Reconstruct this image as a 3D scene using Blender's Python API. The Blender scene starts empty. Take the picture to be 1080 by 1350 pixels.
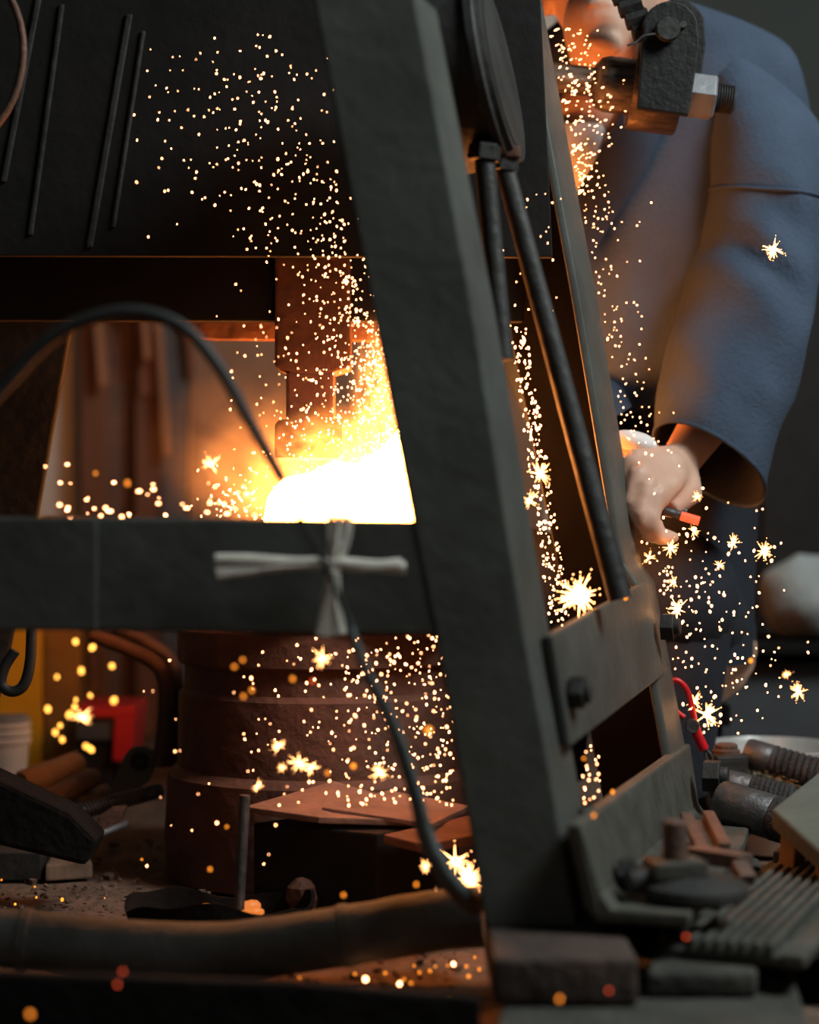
import bpy, bmesh, math, random
from mathutils import Vector, Matrix, noise
random.seed(7)
S = bpy.context.scene
COL = S.collection
F = 2600.0                      # focal length in pixels of the 1080x1350 frame
CZ = 0.45                       # height of the lens above the smithy floor

# ------------------------------------------------------------------ camera, world, light, exposure
cd = bpy.data.cameras.new('camera'); cam = bpy.data.objects.new('camera', cd); COL.objects.link(cam)
cam.location = (0, 0, CZ); cam.rotation_euler = (math.radians(90), 0, 0)
cd.sensor_fit = 'VERTICAL'; cd.sensor_height = 36; cd.sensor_width = 28.8; cd.lens = F / 1350 * 36
cd.clip_start = 0.05; cd.clip_end = 50
cd.dof.use_dof = True; cd.dof.focus_distance = 2.25; cd.dof.aperture_fstop = 2.2
S.camera = cam
w = bpy.data.worlds.new('world'); S.world = w; w.use_nodes = True
w.node_tree.nodes['Background'].inputs[0].default_value = (0.75, 0.9, 1.0, 1)
w.node_tree.nodes['Background'].inputs[1].default_value = 0.003

def area(name, loc, target, size, power, color):
    l = bpy.data.lights.new(name, 'AREA'); l.energy = power; l.color = color; l.shape = 'RECTANGLE'
    l.size, l.size_y = size
    o = bpy.data.objects.new(name, l); COL.objects.link(o); o.location = loc
    o.rotation_euler = (Vector(target) - Vector(loc)).to_track_quat('-Z', 'Y').to_euler()
    return o
area('daylight_window', (1.45, 1.42, 2.1), (0.3, 2.2, 0.75), (0.8, 0.8), 54, (0.88, 0.97, 0.96))
area('daylight_doorway', (-0.8, -1.6, 1.9), (0.0, 1.8, 0.6), (1.2, 1.6), 3.6, (1.0, 0.98, 0.88))
S.view_settings.view_transform = 'Standard'; S.view_settings.look = 'None'
S.view_settings.exposure = 0.0; S.view_settings.gamma = 1.0; S.view_settings.use_curve_mapping = False
try:
    S.cycles.use_denoising = True; S.cycles.sample_clamp_indirect = 4.0
    S.cycles.volume_bounces = 1; S.cycles.max_bounces = 8
except Exception: pass

# ------------------------------------------------------------------ helpers
def P(px, py, Y): return Vector(((px - 540) / F * Y, Y, CZ + (675 - py) / F * Y))
def V(*a): return Vector(a)

def onz(px, py, zz):            # point of the picture at a given height above the floor
    Y = (CZ - zz) * F / (py - 675); return Vector(((px - 540) / F * Y, Y, zz))

class MB:
    def __init__(s): s.v = []; s.f = []
    def add(s, vs, fs):
        k = len(s.v); s.v += [Vector(x) for x in vs]; s.f += [tuple(i + k for i in f) for f in fs]; return s
    def prism(s, poly, vec):
        n = len(poly); vec = Vector(vec); poly = [Vector(p) for p in poly]
        vs = poly + [p + vec for p in poly]
        fs = [tuple(range(n)), tuple(range(2 * n - 1, n - 1, -1))] + [(i, i + n, (i + 1) % n + n, (i + 1) % n) for i in range(n)]
        return s.add(vs, fs)
    def box(s, c, size, rot=None):
        h = Vector(size) / 2; m = rot or Matrix.Identity(3)
        vs = [Vector(c) + m @ Vector((sx * h.x, sy * h.y, sz * h.z)) for sz in (-1, 1) for sx, sy in ((-1, -1), (1, -1), (1, 1), (-1, 1))]
        return s.add(vs, [(3, 2, 1, 0), (4, 5, 6, 7), (0, 1, 5, 4), (1, 2, 6, 5), (2, 3, 7, 6), (3, 0, 4, 7)])
    def loft(s, rings, caps=True):
        n = len(rings[0]); vs = [p for r in rings for p in r]; fs = []
        for a in range(len(rings) - 1):
            for i in range(n):
                j = (i + 1) % n; fs.append((a * n + i, a * n + j, (a + 1) * n + j, (a + 1) * n + i))
        if caps:
            fs.append(tuple(range(n - 1, -1, -1))); k = (len(rings) - 1) * n; fs.append(tuple(range(k, k + n)))
        return s.add(vs, fs)
    def tube(s, pts, rad, seg=12, caps=True):
        pts = [Vector(p) for p in pts]
        if not hasattr(rad, '__len__'): rad = [rad] * len(pts)
        rings = []; up = None
        for i, p in enumerate(pts):
            d = (pts[min(i + 1, len(pts) - 1)] - pts[max(i - 1, 0)]).normalized()
            if up is None: up = d.orthogonal().normalized()
            up = (up - d * up.dot(d)).normalized(); b = d.cross(up)
            rings.append([p + (up * math.cos(t) + b * math.sin(t)) * rad[i] for t in (2 * math.pi * k / seg for k in range(seg))])
        return s.loft(rings, caps)
    def lathe(s, prof, c, axis, seg=28, phase=0.0, caps=True):
        axis = Vector(axis).normalized(); u = axis.orthogonal().normalized()
        if abs(axis.z) > .9: u = Vector((1, 0, 0)); u = (u - axis * u.dot(axis)).normalized()
        b = axis.cross(u)
        rings = [[Vector(c) + axis * h + (u * math.cos(t) + b * math.sin(t)) * max(r, 1e-5) for t in (phase + 2 * math.pi * k / seg for k in range(seg))] for r, h in prof]
        return s.loft(rings, caps)
    def ell(s, c, r, seg=14, rings=9, rot=None):
        m = rot or Matrix.Identity(3); rr = []
        for i in range(rings + 1):
            a = math.pi * (0.02 + .96 * i / rings)
            rr.append([Vector(c) + m @ Vector((r[0] * math.sin(a) * math.cos(t), r[1] * math.sin(a) * math.sin(t), -r[2] * math.cos(a))) for t in (2 * math.pi * k / seg for k in range(seg))])
        return s.loft(rr)
    def mesh(s, name, off=Vector(), bevel=0, seg=2, smooth=False, ang=40):
        me = bpy.data.meshes.new(name); me.from_pydata([v - off for v in s.v], [], s.f)
        bm = bmesh.new(); bm.from_mesh(me)
        bmesh.ops.recalc_face_normals(bm, faces=bm.faces)
        if bevel:
            es = [e for e in bm.edges if len(e.link_faces) == 2 and e.calc_face_angle(0) > .5]
            if es: bmesh.ops.bevel(bm, geom=es, offset=bevel, segments=seg, profile=.6, affect='EDGES', clamp_overlap=True)
        if smooth:
            for f in bm.faces: f.smooth = True
            for e in bm.edges:
                if len(e.link_faces) == 2 and e.calc_face_angle(0) > math.radians(ang): e.smooth = False
        bm.to_mesh(me); bm.free()
        return me

def tag(o, label=None, cat=None, group=None, kind=None):
    if label: o['label'] = label
    if cat: o['category'] = cat
    if group: o['group'] = group
    if kind: o['kind'] = kind
    return o
def thing(name, label, cat, loc, group=None):
    o = bpy.data.objects.new(name, None); COL.objects.link(o); o.location = loc; o.empty_display_size = .05
    return tag(o, label, cat, group)
def world_loc(o):
    l = Vector(o.location)
    while o.parent: o = o.parent; l += Vector(o.location)
    return l
def part(name, mb, m, parent=None, **k):
    off = world_loc(parent) if parent else k.pop('off', Vector())
    me = mb.mesh(name, off, **k); me.materials.append(m)
    o = bpy.data.objects.new(name, me); COL.objects.link(o)
    if parent: o.parent = parent
    else: o.location = off
    return o
def single(name, mb, m, label, cat, group=None, **k):
    lo = Vector((sum(v.x for v in mb.v) / len(mb.v), sum(v.y for v in mb.v) / len(mb.v), min(v.z for v in mb.v)))
    return tag(part(name, mb, m, None, off=lo, **k), label, cat, group)

def mat(name, c1, c2=None, rough=.6, metal=0.0, scale=8.0, bump=.15, bscale=None, stretch=(1, 1, 1), contrast=(.35, .65), spec=.4):
    m = bpy.data.materials.new(name); m.use_nodes = True; nt = m.node_tree; N = nt.nodes; L = nt.links
    b = N['Principled BSDF']; c2 = c2 or tuple(x * .55 for x in c1)
    tc = N.new('ShaderNodeTexCoord'); mp = N.new('ShaderNodeMapping'); mp.inputs['Scale'].default_value = stretch
    L.new(tc.outputs['Object'], mp.inputs[0])
    n = N.new('ShaderNodeTexNoise'); n.inputs['Scale'].default_value = scale; n.inputs['Detail'].default_value = 6; n.inputs['Roughness'].default_value = .62
    L.new(mp.outputs[0], n.inputs['Vector'])
    r = N.new('ShaderNodeValToRGB'); r.color_ramp.elements[0].position = contrast[0]; r.color_ramp.elements[1].position = contrast[1]
    r.color_ramp.elements[0].color = (*c2, 1); r.color_ramp.elements[1].color = (*c1, 1)
    L.new(n.outputs['Fac'], r.inputs[0]); L.new(r.outputs[0], b.inputs['Base Color'])
    b.inputs['Roughness'].default_value = rough; b.inputs['Metallic'].default_value = metal; b.inputs['Specular IOR Level'].default_value = spec
    if bump:
        n2 = N.new('ShaderNodeTexNoise'); n2.inputs['Scale'].default_value = bscale or scale * 6; n2.inputs['Detail'].default_value = 8
        L.new(mp.outputs[0], n2.inputs['Vector'])
        bp = N.new('ShaderNodeBump'); bp.inputs['Strength'].default_value = bump; bp.inputs['Distance'].default_value = .01
        L.new(n2.outputs['Fac'], bp.inputs['Height']); L.new(bp.outputs[0], b.inputs['Normal'])
    return m
def glow(name, c, s, sample=True):
    m = bpy.data.materials.new(name); m.use_nodes = True; b = m.node_tree.nodes['Principled BSDF']
    b.inputs['Base Color'].default_value = (.02, .02, .02, 1); b.inputs['Emission Color'].default_value = (*c, 1); b.inputs['Emission Strength'].default_value = s
    try: m.cycles.emission_sampling = 'AUTO' if sample else 'NONE'
    except Exception: pass
    return m

M = dict(
    steel=mat('grey painted steel', (.09, .093, .083), (.056, .057, .051), rough=.55, metal=.15, scale=9, bump=.12),
    dark=mat('dark forge steel', (.05, .049, .047), (.028, .027, .025), rough=.6, metal=.35, scale=10, bump=.25),
    panel=mat('sooty and shaded panel', (.016, .014, .013), (.009, .008, .008), spec=.2, rough=.75, metal=.1, scale=5, bump=.2),
    rust=mat('rusty cast iron', (.17, .068, .040), (.085, .04, .028), rough=.75, metal=.15, scale=9, bump=.5, bscale=40),
    rustplate=mat('rusty plate', (.24, .13, .095), (.14, .08, .06), rough=.8, scale=14, bump=.3),
    iron=mat('worn iron', (.15, .15, .155), (.07, .07, .07), rough=.45, metal=.6, scale=22, bump=.35, bscale=60),
    brass=mat('oiled bronze steel', (.16, .12, .09), (.05, .04, .035), rough=.38, metal=.75, scale=30, bump=.3, stretch=(1, 6, 6)),
    nut=mat('zinc steel', (.24, .25, .26), (.15, .15, .16), rough=.5, metal=.35, scale=20, bump=.08),
    black=mat('black rubber', (.028, .03, .03), (.02, .02, .02), rough=.55, bump=.08, scale=15),
    soot=mat('sooted black iron', (.016, .015, .014), (.009, .009, .008), rough=.6, scale=20, bump=.2, spec=.25),
    hose=mat('grey rubber hose', (.105, .125, .125), (.06, .07, .07), rough=.7, scale=18, bump=.25),
    straw=mat('pale straw', (.86, .82, .74), (.62, .58, .50), rough=.85, scale=40, bump=.3),
    dirt=mat('packed dirt', (.21, .13, .09), (.11, .07, .05), rough=.95, scale=14, bump=.9, bscale=70),
    brick=mat('sooty brick', (.075, .071, .06), (.04, .038, .032), rough=.9, scale=16, bump=.5),
    brick2=mat('brown brick', (.085, .055, .042), (.045, .032, .027), rough=.9, scale=14, bump=.5),
    cast=mat('grey cast iron', (.105, .102, .086), (.06, .058, .048), rough=.62, metal=.2, scale=20, bump=.2),
    rustbar=mat('rust brown bar', (.16, .08, .055), (.09, .055, .042), rough=.75, scale=25, bump=.3),
    wood=mat('old wood', (.28, .19, .13), (.17, .11, .08), rough=.8, scale=10, bump=.3, stretch=(1, 1, .12)),
    greywood=mat('grey weathered wood', (.15, .155, .125), (.10, .10, .08), rough=.8, scale=7, bump=.2, stretch=(.3, 1, 1)),
    yellowwood=mat('yellowed wood', (.22, .14, .06), (.14, .085, .035), rough=.8, scale=8, bump=.2),
    handle=mat('pale ash handle', (.42, .32, .24), (.28, .20, .15), rough=.75, scale=12, bump=.15),
    charred=mat('charred wood', (.013, .012, .011), (.008, .007, .007), rough=.95, scale=10, bump=.4, spec=.08),
    plank=mat('brown plank', (.19, .075, .035), (.10, .042, .022), rough=.8, scale=6, bump=.2, stretch=(3, 3, .3)),
    plank2=mat('orange brown lath', (.33, .15, .07), (.2, .09, .05), rough=.8, scale=6, bump=.2, stretch=(3, 3, .3)),
    tan=mat('tan board', (.26, .15, .09), (.19, .105, .065), rough=.85, scale=4, bump=.15),
    slate=mat('slate grey board', (.07, .075, .08), (.05, .05, .055), rough=.8, scale=5, bump=.1),
    plaster=mat('stained plaster', (.60, .56, .50), (.46, .42, .36), rough=.95, scale=2.5, bump=.1),
    darkwall=mat('dark wall board', (.055, .065, .06), (.045, .05, .047), rough=.95, scale=2, bump=.05),
    yellow=mat('yellow enamel', (.75, .42, .015), (.62, .32, .012), rough=.45, scale=6, bump=.06),
    amber=mat('worn amber board', (.36, .18, .03), (.22, .10, .02), rough=.7, scale=10, bump=.2),
    red=mat('red enamel', (.62, .015, .02), (.45, .012, .016), rough=.4, scale=8, bump=.05),
    white=mat('white plastic', (.66, .60, .54), (.58, .52, .47), rough=.5, scale=8, bump=.04),
    greylid=mat('grey lid', (.25, .25, .25), rough=.6),
    pipe=mat('brown iron pipe', (.16, .08, .05), (.09, .05, .035), rough=.6, metal=.3, scale=20, bump=.2),
    chrome=mat('polished steel', (.66, .63, .60), (.55, .53, .51), rough=.28, metal=.35, scale=30, bump=.03),
    wrap=mat('tarred cord', (.045, .045, .047), (.02, .02, .02), rough=.8, scale=40, bump=.5),
    ropestraw=mat('dry straw rope', (.34, .31, .22), (.17, .15, .10), rough=.9, scale=60, bump=.5),
    indigo=mat('washed indigo cotton', (.052, .075, .118), (.036, .052, .084), rough=.92, scale=7, bump=.25, bscale=160),
    indigodark=mat('dark indigo collar', (.03, .038, .062), (.02, .026, .042), rough=.92, scale=10, bump=.2, bscale=160),
    navy=mat('navy work trousers', (.018, .022, .035), (.012, .014, .02), rough=.95, scale=10, bump=.2),
    shirt=mat('white undershirt', (.72, .71, .70), (.62, .61, .60), rough=.9, scale=10, bump=.1),
    skin=mat('skin', (.62, .38, .28), (.54, .31, .22), rough=.5, scale=9, bump=.08, bscale=90),
    hair=mat('dark hair', (.02, .016, .014), rough=.6, scale=60),
    rag=mat('pale grey sacking', (.42, .44, .43), (.33, .35, .34), rough=.95, scale=12, bump=.4),
    redrubber=mat('red plier grip', (.58, .012, .02), (.45, .01, .015), rough=.35, scale=12, bump=.03),
    eye=mat('eye', (.6, .58, .55), rough=.2, bump=0),
    hot=glow('white hot steel', (1, .30, .06), 70),
    spark=glow('white hot spark', (1, .40, .165), 12),
    gold=glow('golden spark', (1, .42, .06), 4),
    burst=glow('spark burst', (1, .42, .13), 11),
    ember=glow('orange ember', (1, .28, .02), 2.2),
    dull=glow('dull red ember', (1, .10, .03), 1.5),
    coal=glow('glowing coal', (1, .26, .04), .8),
)
def smoothpts(pts, n=8):
    pts = [Vector(p) for p in pts]; q = [pts[0]] + pts + [pts[-1]]; out = []
    for i in range(1, len(q) - 2):
        for k in range(n):
            t = k / n; a, b, c, d = q[i - 1], q[i], q[i + 1], q[i + 2]
            out.append(.5 * ((2 * b) + (c - a) * t + (2 * a - 5 * b + 4 * c - d) * t * t + (3 * b - a - 3 * c + d) * t ** 3))
    return out + [pts[-1]]
def interp(rows, y):
    for a, b in zip(rows, rows[1:]):
        if y <= b[0]: break
    t = (y - a[0]) / (b[0] - a[0]); return [p + (q - p) * t for p, q in zip(a, b)]

# ------------------------------------------------------------------ the setting
bm = MB(); nx, ny = 90, 90
gx0, gx1, gy0, gy1 = -2.2, 2.4, 1.2, 4.6
vs = []
for j in range(ny + 1):
    for i in range(nx + 1):
        x = gx0 + (gx1 - gx0) * i / nx; y = gy0 + (gy1 - gy0) * j / ny
        vs.append((x, y, -.004 + .006 * noise.noise(Vector((x * 6, y * 6, 0))) + .004 * noise.noise(Vector((x * 19, y * 19, 3)))))
fs = [(j * (nx + 1) + i, j * (nx + 1) + i + 1, (j + 1) * (nx + 1) + i + 1, (j + 1) * (nx + 1) + i) for j in range(ny) for i in range(nx)]
bm.add(vs, fs); tag(part('floor', bm, M['dirt'], smooth=True), kind='structure')
tag(part('wall_back', MB().box((-1.0, 4.05, 1.25), (2.6, .1, 2.6)), M['plaster']), kind='structure')
tag(part('wall_right', MB().box((1.35, 4.05, 1.25), (2.1, .1, 2.6)), M['darkwall']), kind='structure')
tag(part('wall_left', MB().box((-2.25, 2.7, 1.25), (.1, 2.8, 2.6)), M['darkwall']), kind='structure')

# ------------------------------------------------------------------ the power hammer: tapered steel frame
sd = V(.28, .96, 0).normalized(); sl = V(-.28, .96, 0).normalized()
PH = thing('power_hammer', 'tall tapered steel power hammer frame standing around the white fire', 'machine', (0.05, 2.0, .087))
FL = [(-15, 411, 545), (400, 490, 622), (690, 545, 668), (838, 575, 692), (1000, 603, 722), (1120, 625, 742), (1222, 640, 760)]
rings = []
for y, l, c in FL:
    Lp, C = P(l, y, 1.75), P(c, y, 1.75); t = .010; d = .078 + .035 * max(0, y) / 1222
    inw = V(-1, 0, 0)
    rings.append([Lp, C, C + sd * d, C + sd * d + inw * t, C + inw * t + V(0, t, 0), Lp + V(0, t, 0)])
part('front_leg', MB().loft(rings), M['steel'], PH, bevel=.0025)
part('front_rail', MB().prism([P(-70, 681, 1.75), P(129, 682, 1.75), P(129, 832, 1.75), P(-70, 831, 1.75)], (0, .014, 0)), M['steel'], PH, bevel=.003)
part('front_rail', MB().prism([P(122, 682, 1.7515), P(549, 687, 1.7515), P(580, 837, 1.7515), P(122, 832, 1.7515)], (0, .014, 0)), M['steel'], PH, bevel=.003)
RL = [(-15, 712, 596), (400, 789, 664), (740, 846, 734), (768, 864, 740), (890, 887, 765), (990, 905, 783), (1110, 926, 806)]
rings, rings2 = [], []
for y, f, i in RL:
    Fp, I = P(f, y, 2.36), P(i, y, 2.36); t = .011; d = .115
    N = Fp - sd * d
    rings.append([Fp, N, N + V(-t, 0, 0), Fp + V(-t, 0, 0)])
    rings2.append([Fp + V(-t - .0005, -.012, 0), Fp + V(-t - .0005, 0, 0), I, I + V(0, -.012, 0)])
rl = part('rear_leg', MB().loft(rings), M['steel'], PH, bevel=.0045, seg=3)
part('rear_flange', MB().loft(rings2), M['panel'], rl, bevel=.002)  # split off the leg in a darker colour for shade inside the frame
# rear left leg, upper sheet, cross beam
part('rear_leg', MB().prism([P(-90, 330, 2.37), P(112, 330, 2.37), P(95, 424, 2.37), P(48, 690, 2.37), P(14, 850, 2.37), P(-45, 1120, 2.37), P(-140, 1120, 2.37)], (0, .012, 0)), M['dark'], PH, bevel=.003)
part('rear_beam', MB().prism([P(-80, 320, 2.30), P(700, 320, 2.30), P(690, 424, 2.30), P(-80, 422, 2.30)], (0, .022, 0)), M['panel'], PH, bevel=.002)
sheet = part('upper_sheet', MB().prism([P(-80, -20, 2.20), P(712, -20, 2.20), P(729, 339, 2.20), P(10, 337, 2.20), P(-80, 337, 2.20)], (0, .014, 0)), M['panel'], PH, bevel=.0015)
for (x0, y0, x1, y1, wd) in ((166, 18, 113, 326, 9), (78, 5, 36, 310, 7), (186, 40, 146, 300, 6), (48, -10, 0, 240, 8)):
    part('rib', MB().prism([P(x0, y0, 2.197), P(x0 + wd, y0, 2.197), P(x1 + wd, y1, 2.197), P(x1, y1, 2.197)], (0, .008, 0)), M['dark'], sheet, bevel=.002)
# side plates and their bolts
def plate(pts, t, m, name, par): return part(name, MB().prism(pts, V(-.96, .28, 0) * t), m, par, bevel=.0025)
def hexbolt(c, ax, r, h, m, par, stub=True):
    mb = MB().lathe([(r, 0), (r, h)], c, ax, 6, .3)
    b = part('bolt', mb, m, par, bevel=.0012)
    if stub: part('bolt_end', MB().lathe([(r * .58, h * .9), (r * .58, h * 1.35), (r * .5, h * 1.45)], c, ax, 14), m, b, smooth=True)
    return b
sp = plate([P(728, 838, 1.80), P(855, 767, 2.28), P(877, 889, 2.28), P(752, 985, 1.80)], .009, M['steel'], 'side_plate', PH)
side = V(.96, -.28, 0)
hexbolt(P(752, 912, 1.83) + side * .001, side, .017, .013, M['dark'], sp)
hexbolt(P(868, 826, 2.27) + side * .004, side, .017, .015, M['dark'], sp)
# base angle iron
c0, c1 = P(770, 1215, 1.72), P(905, 1085, 2.36); t0, t1 = P(746, 1086, 1.72), P(896, 980, 2.36)
rings = []
for k in range(7):
    u = k / 6; C = c0.lerp(c1, u); T = t0.lerp(t1, u)
    out = V(.96, -.28, 0); t = .013
    O = C + out * (.092 if k < 5 else .085); inn = out * t
    rings.append([T, T + inn, C + inn * 1.15 + V(0, 0, .024), C + inn * 1.9 + V(0, 0, .012), O + V(0, 0, .012), O, C + V(0, 0, 0) + out * .012, C + V(0, 0, .012)])
ba = part('base_angle', MB().loft(rings), M['cast'], PH, bevel=.003)
hexbolt(P(800, 1150, 1.80) + side * .012, side, .016, .014, M['dark'], ba)
hexbolt(P(912, 1022, 2.32) + side * .014, side, .02, .02, M['dark'], ba)
part('slot', MB().lathe([(.022, 0), (.022, .001)], P(845, 1208, 1.75) + V(0, 0, .003), (0, 0, 1), 20), M['black'], ba, smooth=True)
# foot stiffener between leg and base angle
part('foot_gusset', MB().prism([P(772, 1066, 1.80), P(806, 1062, 1.84), P(812, 1180, 1.84), P(784, 1200, 1.80)], V(-.96, .28, 0) * .008), M['steel'], PH, bevel=.002)
# motor drum between the legs, hangers and rods
n = V(.955, -.215, .19).normalized(); cc = P(663, 95, 2.05)
dr = part('drum', MB().lathe([(.082, .0), (.094, .0), (.0955, -.006), (.0995, -.008), (.0995, -.016), (.094, -.018), (.094, -.16), (.05, -.165)], cc, n, 40), M['dark'], PH, smooth=True, ang=30)
part('drum_cap', MB().lathe([(.082, .001), (.07, -.004), (.04, -.005), (.001, -.005)], cc, n, 36), M['dark'], dr, smooth=True, ang=30)
def rod(name, a, b, r, r2, m, par): return part(name, MB().tube([a, a.lerp(b, .5), b], [r, (r + r2) / 2, r2], 16), m, par, smooth=True)
r1 = rod('tie_rod', P(638, 200, 2.0), P(664, 475, 1.98), .0105, .0105, M['dark'], PH)
part('lock_nut', MB().lathe([(.017, 0), (.017, .016)], P(638, 212, 2.0), (.08, 0, 1), 6, .2), M['dark'], r1, bevel=.001)
r2 = rod('tie_rod', P(664, 215, 2.03), P(818, 790, 1.99), .0102, .0118, M['dark'], PH)
part('lock_nut', MB().lathe([(.015, 0), (.015, .014)], P(664, 226, 2.03), (.15, 0, 1), 6, .2), M['dark'], r2, bevel=.001)
part('hanger', MB().box(P(650, 203, 2.03), (.055, .03, .012)), M['rust'], PH, bevel=.002)
# ram with its die above the work
rm = part('ram', MB().prism([P(362, 300, 2.29), P(462, 300, 2.29), P(462, 484, 2.29), P(430, 494, 2.29), P(392, 494, 2.29), P(362, 484, 2.29)], (0, .075, 0)), M['rust'], PH, bevel=.004)
part('die_stem', MB().prism([P(377, 490, 2.29), P(440, 490, 2.29), P(440, 560, 2.29), P(377, 560, 2.29)], (0, .06, 0)), M['rust'], rm, bevel=.004)
part('upper_die', MB().prism([P(362, 560, 2.275), P(368, 553, 2.275), P(446, 553, 2.275), P(452, 560, 2.275), P(452, 604, 2.275), P(362, 604, 2.275)], (0, .085, 0)), M['rust'], rm, bevel=.003)
part('guide_bar', MB().prism([P(250, 423, 2.42), P(520, 423, 2.42), P(520, 450, 2.42), P(250, 447, 2.42)], (0, .02, 0)), M['rust'], PH, bevel=.002)

# anvil column under the fire
AN = thing('anvil', 'dark round stepped cast-iron anvil column under the fire behind the steel rail', 'anvil', (-.108, 2.49, 0))
ac = (-.108, 2.49, 0)
part('column', MB().lathe([(.198, 0), (.200, .045), (.196, .125), (.184, .135), (.182, .225), (.176, .232), (.174, .262)], ac, (0, 0, 1), 56), M['rust'], AN, smooth=True, ang=25)
part('collar', MB().lathe([(.180, .262), (.184, .266), (.184, .305), (.176, .312)], ac, (0, 0, 1), 56), M['rust'], AN, smooth=True, ang=25)
part('lower_die', MB().box((-.06, 2.42, .372), (.24, .24, .12)), M['rust'], AN, bevel=.006)
# white-hot work on the die
mb = MB().prism([P(346, 692, 2.30), P(352, 655, 2.30), P(372, 630, 2.30), P(410, 622, 2.30), P(440, 606, 2.30), P(468, 612, 2.30), P(505, 588, 2.30), P(530, 560, 2.30), P(570, 580, 2.30), P(585, 692, 2.30)], (0, .14, 0))
single('hot_billet', mb, M['hot'], 'white-hot steel billet glowing on the anvil behind the steel rail', 'hot steel', bevel=.006)

# ------------------------------------------------------------------ flame and smoke above the billet
def volume(name, c, r, build, label, cat, kind=None):
    o = part(name, MB().ell((0, 0, 0), (1, 1, 1), 24, 14), None or bpy.data.materials.new(name), smooth=True)
    o.location = c; o.scale = r
    m = o.data.materials[0]; m.use_nodes = True; nt = m.node_tree; N = nt.nodes; N.clear(); L = nt.links
    out = N.new('ShaderNodeOutputMaterial'); tc = N.new('ShaderNodeTexCoord')
    ln = N.new('ShaderNodeVectorMath'); ln.operation = 'LENGTH'; L.new(tc.outputs['Object'], ln.inputs[0])
    no = N.new('ShaderNodeTexNoise'); no.inputs['Scale'].default_value = build['scale']; no.inputs['Detail'].default_value = 5; no.inputs['Distortion'].default_value = .6
    L.new(tc.outputs['Object'], no.inputs['Vector'])
    fo = N.new('ShaderNodeMapRange'); fo.inputs[1].default_value = build.get('r0', .25); fo.inputs[2].default_value = 1.0; fo.inputs[3].default_value = 1; fo.inputs[4].default_value = 0
    fo.interpolation_type = 'SMOOTHSTEP'; L.new(ln.outputs['Value'], fo.inputs[0])
    nr = N.new('ShaderNodeMapRange'); nr.inputs[1].default_value = build['n0']; nr.inputs[2].default_value = build['n1']; L.new(no.outputs['Fac'], nr.inputs[0])
    mu = N.new('ShaderNodeMath'); mu.operation = 'MULTIPLY'; L.new(fo.outputs[0], mu.inputs[0]); L.new(nr.outputs[0], mu.inputs[1])
    pv = N.new('ShaderNodeVolumePrincipled'); pv.inputs['Color'].default_value = (*build['col'], 1); pv.inputs['Anisotropy'].default_value = .2
    def times(v):
        k = N.new('ShaderNodeMath'); k.operation = 'MULTIPLY'; k.inputs[1].default_value = v; L.new(mu.outputs[0], k.inputs[0]); return k.outputs[0]
    L.new(times(build['dens']), pv.inputs['Density'])
    if build.get('emit'):
        L.new(times(build['emit']), pv.inputs['Emission Strength']); pv.inputs['Emission Color'].default_value = (*build['ecol'], 1)
    L.new(pv.outputs[0], out.inputs['Volume'])
    return tag(o, label, cat, kind=kind)
volume('flame_tongue', P(522, 555, 2.26), (.062, .05, .15), dict(scale=6.5, n0=.42, n1=.62, dens=.5, col=(.9, .6, .4), emit=330, ecol=(1, .29, .055), r0=.0), 'tall ragged flame climbing along the front leg edge', 'fire')
volume('flame', P(462, 628, 2.23), (.135, .06, .095), dict(scale=5.5, n0=.42, n1=.62, dens=.5, col=(.9, .6, .4), emit=260, ecol=(1, .28, .05), r0=.0), 'bright orange flame rising over the white-hot billet', 'fire')
volume('smoke', P(345, 605, 2.36), (.16, .09, .13), dict(scale=2.2, n0=.40, n1=.68, dens=9, col=(.85, .75, .65), r0=.15), 'orange-lit smoke drifting left of the fire', 'smoke', 'stuff')

# ------------------------------------------------------------------ clevis at the upper right
CL = thing('clevis', 'black forged clevis with threaded end and bronze-lit bottom in front of the jacket', 'clevis', P(875, 178, 2.42))
ca = (P(965, 133, 2.42) - P(735, 103, 2.42)).normalized(); o0 = P(870, 120, 2.42)
def along(px): return (px - 870) / F * 2.42
def cyl(pa, pb, ra, rb, seg=28): return MB().lathe([(ra * .96, along(pa)), (ra, along(pa) + .002), (rb, along(pb) - .002), (rb * .93, along(pb))], o0, ca, seg)
part('shaft', cyl(655, 790, .018, .018), M['brass'], CL, smooth=True, ang=50)
part('sleeve', MB().lathe([(.018, along(780)), (.031, along(789)), (.034, along(800)), (.034, along(842))], o0, ca, 32), M['brass'], CL, smooth=True, ang=50)
part('nut', MB().lathe([(.027, along(904)), (.029, along(907)), (.029, along(940)), (.026, along(943))], o0, ca, 6, .35), M['nut'], CL, bevel=.001)
mb = MB().lathe([(.0165, along(940)), (.0165, along(966)), (.0145, along(969))], o0, ca, 20)
for k in range(7): mb.lathe([(.0165, along(944 + k * 3.4)), (.0185, along(945.4 + k * 3.4)), (.0165, along(946.8 + k * 3.4))], o0, ca, 20)
part('thread', mb, M['dark'], CL, smooth=True)
def cheek(dx, dy, Y):
    pts = [(841, 142), (846, 60), (849, 38)]
    pts += [(884 + 38 * math.cos(math.radians(a)), 40 - 39 * math.sin(math.radians(a))) for a in range(165, 5, -16)]
    pts += [(922, 60), (915, 110), (908, 152)]
    return [P(x + dx, y + dy, Y) for x, y in pts]
part('cheek_plate', MB().prism(cheek(0, 0, 2.350), (0, .012, 0)), M['soot'], CL, bevel=.002)
part('cheek_plate', MB().prism(cheek(9, -3, 2.462), (0, .012, 0)), M['soot'], CL, bevel=.002)
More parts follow.
